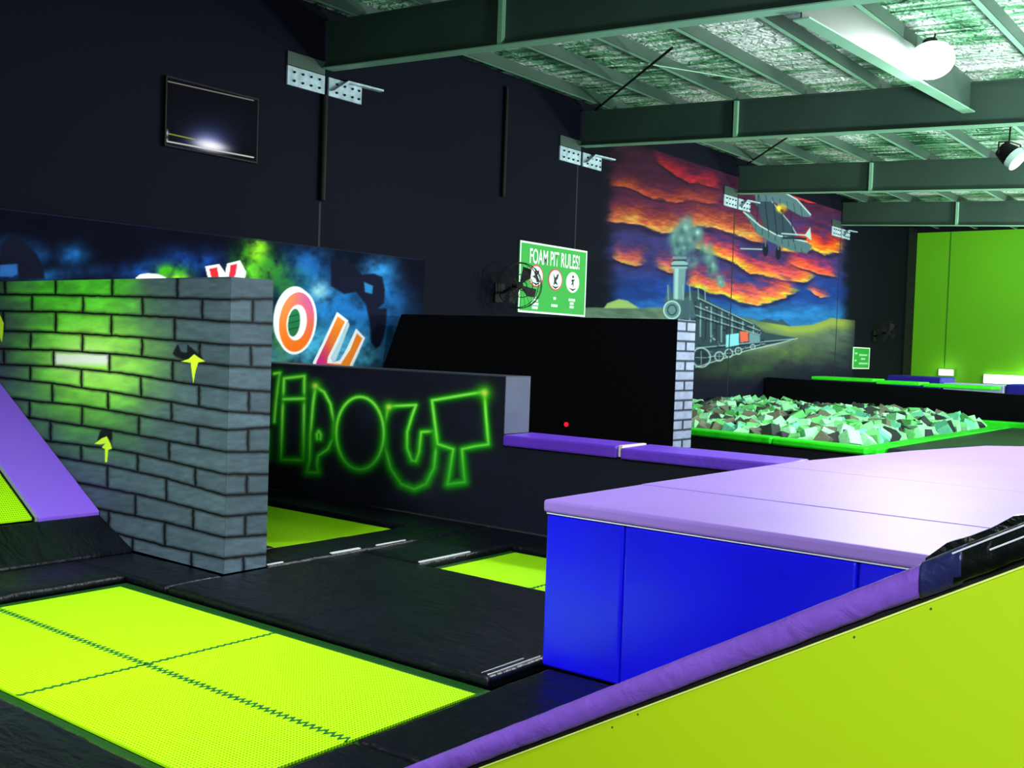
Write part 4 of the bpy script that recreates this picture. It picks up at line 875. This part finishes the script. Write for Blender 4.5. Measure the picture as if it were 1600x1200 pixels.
tl = thing('emergency_light', 'small glowing emergency light on the lime end wall, left of the tube light', 'light', (A[0], 33.9, A[2]-.1))
MB().box(A[0]-.22, A[0]+.22, 33.9, 33.98, A[2]-.1, A[2]+.1).build('housing', M_signw, tl)
MB().box(A[0]-.2, A[0]+.2, 33.86, 33.9, A[2]-.08, A[2]+.08).build('diffuser', mat('exit_glow', (225, 255, 170), .4, emit=((225, 255, 190), 2.5)), tl)
for cx, cz, e_ in ((-7.0, 1.38, 14), (-9.5, 1.45, 5)): point('fitting_light', (cx, 33.6, cz), e_, (.95, 1, .8), .08)

# ------------------------------------------------------------------ lamps in view
A = on(1, 13.0, 1455, 92)
hl = thing('high_bay_lamp', 'brightly shining round high bay lamp hanging by the tie beam', 'lamp', tuple(A))
d = Vector((.25, -.6, -.76)).normalized(); L = Vector(A)
MB().cyl(tuple(L+d*.03), tuple(L+d*.05), .26, n=32).build('lens', mat('lamp_glow', (255, 255, 255), .3, emit=((250, 255, 255), 10)), hl)
MB().cyl(tuple(L-d*.12), tuple(L+d*.03), .12, .27, n=32).build('reflector', mat('lamp_metal', (150, 160, 160), .3, metal=.6), hl)
MB().cyl(tuple(L-d*.3), tuple(L-d*.12), .1, n=20).build('driver_housing', M_blackmetal, hl)
MB().cyl(tuple(L-d*.2), (L.x, L.y+.12, zc(A[0])), .012, n=8).build('hanging_rod', M_blackmetal, hl)
l = bpy.data.lights.new('lamp_light', 'SPOT'); l.energy = 1900; l.spot_size = math.radians(150); l.spot_blend = .3; l.shadow_soft_size = .2
o = bpy.data.objects.new('lamp_light', l); o.location = L+d*.28; o.rotation_euler = Vector((-.15, -.45, -.9)).to_track_quat('-Z', 'Y').to_euler(); COL.objects.link(o)
A = on(1, 17.0, 1578, 242); L = Vector(A)
sp_ = thing('spotlight', 'small black spotlight hanging at the right edge below the second rafter', 'lamp', tuple(A))
d = Vector((.75, -.1, -.65)).normalized()
MB().cyl(tuple(L-d*.16), tuple(L+d*.06), .12, .17, n=24).build('housing', M_blackmetal, sp_)
MB().cyl(tuple(L+d*.06), tuple(L+d*.16), .17, .165, n=24).build('lens', mat('spot_lens', (170, 200, 190), .3), sp_)
MB().tube([(L.x-.02, L.y, L.z+.16), (L.x, L.y, zc(A[0]))], .014).build('hanging_rod', M_blackmetal, sp_)
MB().tube([(L.x-.12, L.y-.18, L.z), (L.x-.12, L.y-.18, L.z+.17), (L.x-.02, L.y, L.z+.2), (L.x+.1, L.y+.18, L.z+.17), (L.x+.1, L.y+.18, L.z)], .012).build('yoke', M_blackmetal, sp_)
